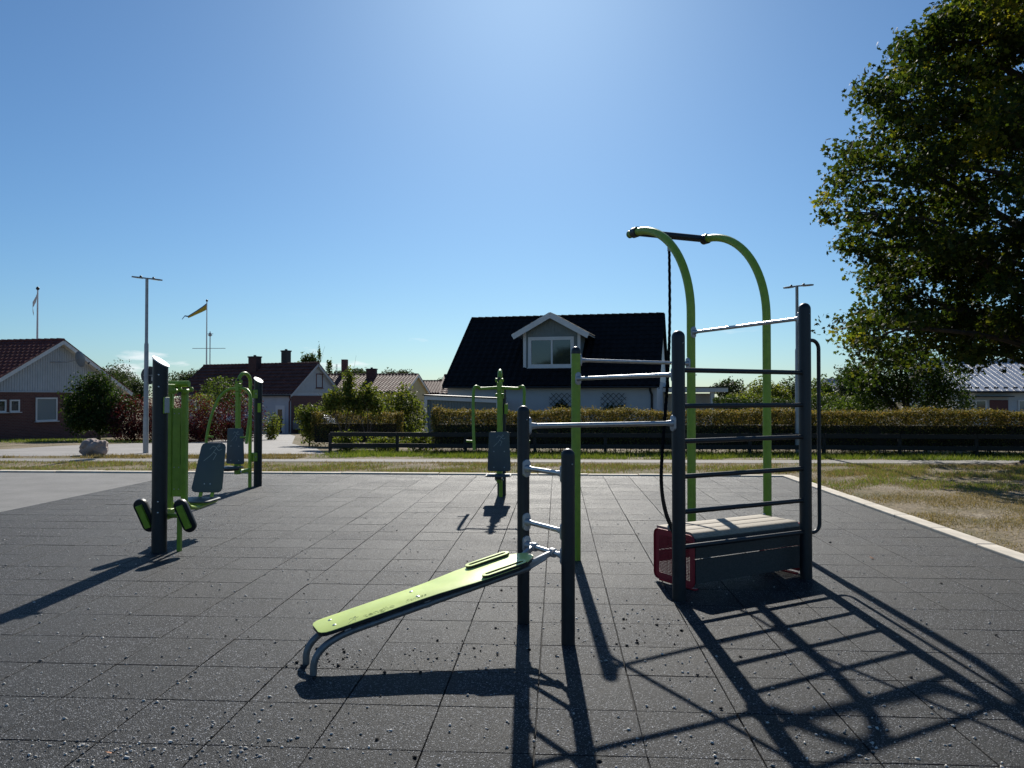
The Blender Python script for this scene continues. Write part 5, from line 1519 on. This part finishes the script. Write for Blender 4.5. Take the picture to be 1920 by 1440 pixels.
# ---- trimmed hedges
def hedge(name, label, x0, x1, y0, y1, zt, n, m, size=0.05, skew=0.0, group='trimmed hedges'):
    """box hedge, long in x; y shifts by skew per metre"""
    root = thing(name, ((x0 + x1) / 2, (y0 + y1) / 2, gz(y0)), label, 'hedge', group)
    zg = gz((y0 + y1) / 2)
    L, Wd, H = x1 - x0, y1 - y0, zt - zg
    af, at, ae = L * H, L * Wd, Wd * H
    w = np.array([af * 1.2, at * 1.5, af * 0.35, ae, ae]); k = NP.choice(5, n, p=w / w.sum())
    a, b = NP.random(n), NP.random(n)
    dep = np.abs(NP.standard_normal(n)) * 0.07
    x = x0 + L * a; y = np.zeros(n); z = np.zeros(n); out = np.zeros((n, 3))
    bump = 0.05 * np.sin(x * 1.3) + 0.04 * np.sin(x * 3.1 + 1) + 0.03 * np.sin(x * 6.7 + b * 2) + 0.025 * np.sin(x * 12 + b * 6)
    f = k == 0; y[f] = y0 + dep[f] - bump[f]; z[f] = zg + H * (0.02 + 0.98 * b[f]); out[f] = (0, -1, 0)
    f = k == 1; y[f] = y0 + Wd * b[f]; z[f] = zt - dep[f] * 0.8 + bump[f] * 0.9 + np.where(NP.random(f.sum()) < 0.07, NP.random(f.sum()) * 0.11, 0) + NP.standard_normal(f.sum()).clip(-1, 2.5) * 0.02; out[f] = (0, 0, 1)
    f = k == 2; y[f] = y1 - dep[f]; z[f] = zg + H * b[f]; out[f] = (0, 1, 0)
    f = k == 3; x[f] = x0 + dep[f]; y[f] = y0 + Wd * a[f]; z[f] = zg + H * b[f]; out[f] = (-1, 0, 0)
    f = k == 4; x[f] = x1 - dep[f]; y[f] = y0 + Wd * a[f]; z[f] = zg + H * b[f]; out[f] = (1, 0, 0)
    f = NP.random(n) < 0.22          # leaves right through the loose upper part
    y[f] = y0 + Wd * NP.random(f.sum()); z[f] = zt - 0.42 * NP.random(f.sum()) + bump[f] * 0.8; out[f] = (0, 0, 1)
    # thinner, gappier foot
    keep = NP.random(n) < np.clip(0.25 + 1.5 * (z - zg) / H, 0, 1)
    P_ = np.stack([x, y + skew * (x - x0), z], -1)[keep]
    leaves('foliage', P_, size, m, root, 0.4, out[keep], 0.6)
    mb = MB()  # solid dark core added to stop see-through, plus twigs and stems
    i = 0.10
    xx = x0 + i
    while xx < x1 - i - 0.05:
        x2 = min(xx + 0.5, x1 - i)
        dy, d2 = skew * (xx - x0), skew * (x2 - x0)
        zb = zg + 0.16
        mb.hexa([(xx, y0 + i + dy, zb), (x2, y0 + i + d2, zb), (x2, y1 - i + d2, zb), (xx, y1 - i + dy, zb),
                 (xx, y0 + i + dy, zt - 0.40), (x2, y0 + i + d2, zt - 0.40), (x2, y1 - i + d2, zt - 0.40), (xx, y1 - i + dy, zt - 0.40)])
        for _ in range(7):
            sx = random.uniform(xx, x2); sy = random.uniform(y0 + 0.12, y1 - 0.12) + dy
            mb.tube([(sx, sy, zt - 0.45), (sx + random.gauss(0, .08), sy + random.gauss(0, .05), zt - random.uniform(0.0, 0.12))], [0.008, 0.003], 4)
        for _ in range(3):
            sx = random.uniform(xx, x2); sy = random.uniform(y0 + 0.2, y1 - 0.2) + dy
            mb.tube([(sx, sy, zg - 0.05), (sx + random.gauss(0, .05), sy, zg + 0.4)], 0.012, 5)
        xx = x2
    mb.build('stems', M['core_twig'], root, 0)  # holds the added core along with the stems
    return root
hedge('long_hedge', 'long clipped brown-green hedge behind the dark timber fence', -3.75, 13.6, 22.75, 23.85, 1.13, 100000, M['lf_hedge'], 0.055, -0.02)
hedge('short_hedge', 'short clipped hedge beside the street at the fence end', -8.95, -5.75, 27.6, 28.7, 0.97, 16000, M['lf_hedge'], 0.06)
hedge('back_hedge', 'dark green clipped hedge behind the long hedge at the right', 6.1, 12.0, 30.0, 31.0, 1.46, 16000, M['lf_dark'], 0.07)

g = lambda y: gz(y)
# ---- left: shrubs before the houses
shrub('bushy_tree', 'rounded dark green bushy tree with several trunks before the red brick house', 'tree', (-21.45, 35.0, g(35)),
      [(-21.7, 35, 1.55, 1.1, 1.0, 0.95), (-22.5, 35.1, 1.0, 0.75, 0.8, 0.75), (-20.9, 34.9, 1.0, 0.85, 0.8, 0.85), (-21.5, 35, 2.1, 0.7, 0.6, 0.55), (-20.2, 35.1, 1.0, 0.6, 0.6, 0.5), (-21.6, 34.8, 0.5, 0.9, 0.7, 0.6), (-22.3, 34.9, 0.35, 0.6, 0.6, 0.6), (-20.9, 34.8, 0.3, 0.6, 0.6, 0.55)], 15000, 0.12, 'lf_dark', 0.09, None, 0.5, 0.45, 0.42)
for i, (x, y, z, rx, rz, lab) in enumerate(((-19.5, 34.6, 0.66, 1.0, 1.0, 'purple-red barberry bush next to the bushy tree'), (-17.9, 34.4, 0.72, 1.1, 1.1, 'purple-red barberry bush behind the street lamp'),
                                           (-16.1, 33.8, 0.64, 1.15, 1.05, 'purple-red barberry bush right of the lamp pole'), (-14.7, 35.0, 0.78, 1.05, 1.15, 'purple-red barberry bush nearest the brown bungalow'))):
    shrub('barberry_bush', lab, 'bush', (x, y, g(y)), [(x, y, z, rx, 0.9, rz), (x - 0.45, y - 0.2, z - 0.3, rx * 0.7, 0.7, rz * 0.65), (x + 0.45, y - 0.1, z - 0.25, rx * 0.7, 0.7, rz * 0.7)], 6500, 0.085, 'lf_red', 0.04, 'barberry bushes', 0.5, 0.55)
shrub('yellow_green_bush', 'yellow-green bush among the red barberries', 'bush', (-17.2, 36.3, g(36)), [(-17.2, 36.3, 1.15, 0.75, 0.6, 0.65), (-16.8, 36.2, 0.7, 0.6, 0.5, 0.6)], 2600, 0.11, 'lf_yellow', 0.04)
shrub('round_bush', 'round dark green bush standing over the red barberries', 'bush', (-17.6, 40.0, g(40)), [(-17.9, 40, 1.75, 1.1, 0.9, 0.85), (-17.2, 40, 1.4, 0.9, 0.8, 0.75)], 4200, 0.13, 'lf_mid', 0.06)
shrub('corner_bush', 'small pale bush beside the bungalow entrance', 'bush', (-14.3, 38.0, g(38)), [(-14.3, 38, 0.2, 0.5, 0.4, 0.65)], 1300, 0.10, 'lf_yellow', 0.03)
shrub('street_bush', 'leafy yellow-green bush at the street corner left of the short hedge', 'bush', (-9.45, 29.0, g(29)), [(-9.5, 29.1, 0.80, 0.50, 0.5, 0.5), (-9.35, 29.0, 0.3, 0.42, 0.45, 0.5)], 3000, 0.11, 'lf_yellow', 0.03, None, 0.5, 0.2, 0.45, skirt=False)
shrub('lilac_tree', 'slender green tree with bare stems in front of the short hedge', 'tree', (-7.25, 25.9, g(26)),
      [(-7.5, 26, 1.45, 0.50, 0.45, 0.42), (-7.15, 26.2, 2.0, 0.26, 0.25, 0.6), (-7.75, 26, 1.25, 0.32, 0.3, 0.28), (-6.95, 26.1, 1.4, 0.34, 0.35, 0.4)], 3300, 0.105, 'lf_yellow', 0.035, None, 0.5, 0.15, 0.5, fork=0.2)
shrub('young_tree', 'young loose tree right of the slender one before the short hedge', 'tree', (-6.45, 26.0, g(26)),
      [(-6.5, 26.2, 1.6, 0.34, 0.34, 0.5), (-6.25, 26.2, 1.25, 0.34, 0.34, 0.32), (-6.75, 26.1, 1.2, 0.28, 0.3, 0.28)], 2000, 0.105, 'lf_yellow', 0.03, None, 0.5, 0.15, 0.5, fork=0.2)
shrub('elder_bush', 'broad elder bush left of the carport', 'bush', (-6.6, 31.2, g(31)), [(-6.9, 31.2, 1.05, 0.9, 0.7, 0.75), (-6.2, 31.3, 1.3, 0.6, 0.6, 0.75), (-5.75, 31.1, 0.7, 0.5, 0.5, 0.7)], 5200, 0.12, 'lf_yellow', 0.05)
for i, (x, y, z, rx, rz, lab) in enumerate(((-6.35, 23.0, 0.22, 0.42, 0.36, 'low leafy plants at the left end of the timber fence'), (-5.2, 23.1, 0.16, 0.55, 0.32, 'low weeds behind the left stretch of the timber fence'),
                                           (-4.2, 23.3, 0.2, 0.5, 0.36, 'tall weeds against the long hedge end'))):
    shrub('weed_clump', lab, 'plant', (x, y, g(y)), [(x, y, z, rx, 0.4, rz)], 1300, 0.08, 'lf_yellow', 0.012, 'weeds along the fence', shell=0.1)
# climbers on the white wall
for u, nn, lab in ((2.2, 500, 'sparse dark climber on the trellis nearest the house corner'), (4.75, 1300, 'dense dark climber on the trellis below the dormer')):
    p = KP(u, 4.75, 0)
    shrub('climbing_plant', lab, 'plant', (p.x, p.y, g(38)), [(p.x, p.y, 0.85, 0.55, 0.12, 0.55), (p.x + 0.1, p.y, 0.3, 0.6, 0.14, 0.5)], nn, 0.13, 'lf_dark', 0.02, 'climbers on the white wall', shell=0.0)
# ---- behind the long hedge, right
shrub('apple_tree', 'dark gnarled apple tree behind the long hedge under the maple', 'tree', (12.3, 27.6, g(27.6)),
      [(12.3, 28, 2.2, 1.5, 1.2, 1.05), (11.3, 28, 1.8, 1.0, 0.9, 0.8), (13.3, 27.8, 1.9, 1.0, 0.9, 0.8), (12.1, 28, 3.0, 0.9, 0.8, 0.6), (10.6, 27.8, 2.3, 0.7, 0.7, 0.5)], 12000, 0.11, 'lf_dark', 0.13, None, 0.5, 0.35, 0.35)
shrub('garden_bush', 'bright green bush behind the hedge left of the apple tree', 'bush', (10.6, 27.2, g(27)), [(10.5, 27.4, 1.15, 0.8, 0.6, 0.7), (9.7, 27.4, 0.95, 0.7, 0.5, 0.5)], 3800, 0.10, 'lf_mid', 0.04)
shrub('garden_bush', 'bright green bush behind the hedge right of the apple tree', 'bush', (13.4, 26.8, g(27)), [(13.4, 27.0, 1.1, 0.75, 0.6, 0.6), (12.6, 27, 0.95, 0.6, 0.5, 0.5)], 3200, 0.10, 'lf_mid', 0.04)
shrub('end_bush', 'yellow-green bush growing past the right end of the hedge', 'bush', (13.9, 22.9, g(23)), [(13.9, 22.9, 0.55, 0.6, 0.6, 0.55), (14.6, 22.9, 0.35, 0.7, 0.6, 0.5)], 4200, 0.08, 'lf_yellow', 0.03)
# ---- tree across the lawn behind the viewer, mirrored in the dormer panes
shrub('reflected_tree', 'broad tree mirrored in the dormer window panes', 'tree', (-27, -36, 0),
      [(-27, -36, 5.2, 4.0, 3.5, 3.2), (-24, -36, 4.2, 3.2, 3, 2.6), (-30.5, -36, 4.6, 3.2, 3, 2.8), (-27.5, -36, 7.6, 2.2, 2, 1.6)], 9000, 0.5, 'lf_mid', 0.3)
# ---- far trees
FT = [(-45.5, 76, 2.6, 2.8, 2.3, 'far_tree', 'far dark tree behind the brick house roof', 'lf_far'), (-48.5, 82, 3.2, 2.6, 2.6, 'far_tree', 'tallest far dark tree right of the brick house gable', 'lf_far'),
      (-45.0, 80, 2.0, 2.2, 2.2, 'far_tree', 'far dark tree behind the round sign', 'lf_far'), (-47.5, 96, 3.2, 3.2, 2.2, 'far_tree', 'far tree left of the brown bungalow roof', 'lf_far'),
      (-41.0, 98, 2.9, 2.6, 2.0, 'far_tree', 'far tree hidden by the brown bungalow roof', 'lf_far'),
      (-24.4, 75, 4.2, 1.4, 1.9, 'far_tree', 'spiky topped tree behind the bungalow ridge', 'lf_mid'), (-30.0, 112, 3.9, 4.0, 1.9, 'far_tree', 'far tree behind the tall ladder chimney', 'lf_far'),
      (-22.5, 105, 3.9, 3.0, 1.6, 'far_tree', 'far tree above the yellow house ridge', 'lf_far'), (-15.5, 112, 3.2, 3.4, 1.2, 'far_tree', 'far tree right of the yellow house', 'lf_far'),
      (13.4, 60, 1.7, 1.9, 1.5, 'far_tree', 'dark rounded tree right of the annex', 'lf_far'), (13.3, 51, 1.55, 1.9, 1.5, 'far_tree', 'yellow-green tree seen through the ladder rungs', 'lf_yellow'),
      (17.6, 60, 1.8, 2.1, 1.5, 'far_tree', 'green tree left of the right hand lamp', 'lf_far'), (16.0, 48, 1.5, 1.3, 1.5, 'far_tree', 'thin tree behind the right hand lamp', 'lf_mid'),
      (18.4, 50, 2.2, 1.5, 1.6, 'far_tree', 'dark tree left of the apple tree', 'lf_far'), (9.0, 40, 0.9, 0.9, 0.9, 'far_tree', 'small pale bush beside the annex', 'lf_yellow'),
      (11.4, 45, 1.0, 1.7, 0.9, 'far_tree', 'broad yellow-green bush before the far trees', 'lf_yellow'), (14.8, 44, 1.0, 1.8, 0.95, 'far_tree', 'broad leafy bush above the back hedge', 'lf_yellow')]
for x, y, z, rx, rz, nm, lab, m in FT:
    bl_ = [(x, y, z, rx * 0.8, rx * 0.7, rz * 0.8)] + [(x + random.uniform(-.6, .6) * rx, y + random.uniform(-.3, .3) * rx, z + random.uniform(-.5, .45) * rz, rx * random.uniform(.35, .55), rx * .4, rz * random.uniform(.35, .55)) for _ in range(5)]
    if 'spiky' in lab:
        bl_ = [(x, y, z, 0.9, 0.7, 1.3), (x + 0.9, y, z + 1.2, 0.16, 0.16, 1.3), (x - 0.5, y, z + 0.8, 0.5, 0.3, 0.8), (x + 1.9, y, z + 0.2, 0.3, 0.3, 0.9), (x + 0.2, y, z + 0.9, 0.5, 0.3, 0.7)]
    shrub(nm, lab, 'tree', (x, y, g(y)), bl_, int(1900 * rx), 0.10 + y * 0.0016, m, 0.10, 'trees beyond the houses', 0.5, 0.3, 0.35)

# ---- a few fallen leaves on the paving
M['dead'] = mat('dead_leaf', (0.36, 0.14, 0.05), 0.8, var=0.2, vscale=40)
tv, tf = maple_template()
for x, y, rz, sc, lab in ((3.05, 7.75, 0.4, 0.05, 'orange fallen leaf on the rubber near the right kerb'), (-1.98, 3.33, 1.9, 0.03, 'orange leaf scrap among the grit at lower left')):
    root = thing('fallen_leaf', (x, y, 0), lab, 'leaf')
    T = Matrix.Translation((x, y, 0.014)) @ Euler((0.35, 0.2, rz)).to_matrix().to_4x4()
    lf_ = MB(T).add([Vector(p) * sc for p in tv], [tuple(f) for f in tf]).build('blade', M['dead'], root, 0)
    md = lf_.modifiers.new('thickness', 'SOLIDIFY'); md.thickness = 0.0006
    MB(T).tube([Vector((0, -0.4, 0)) * sc, Vector((0.05, -0.9, 0.05)) * sc], 0.0012, 5).build('stalk', M['dead'], root)
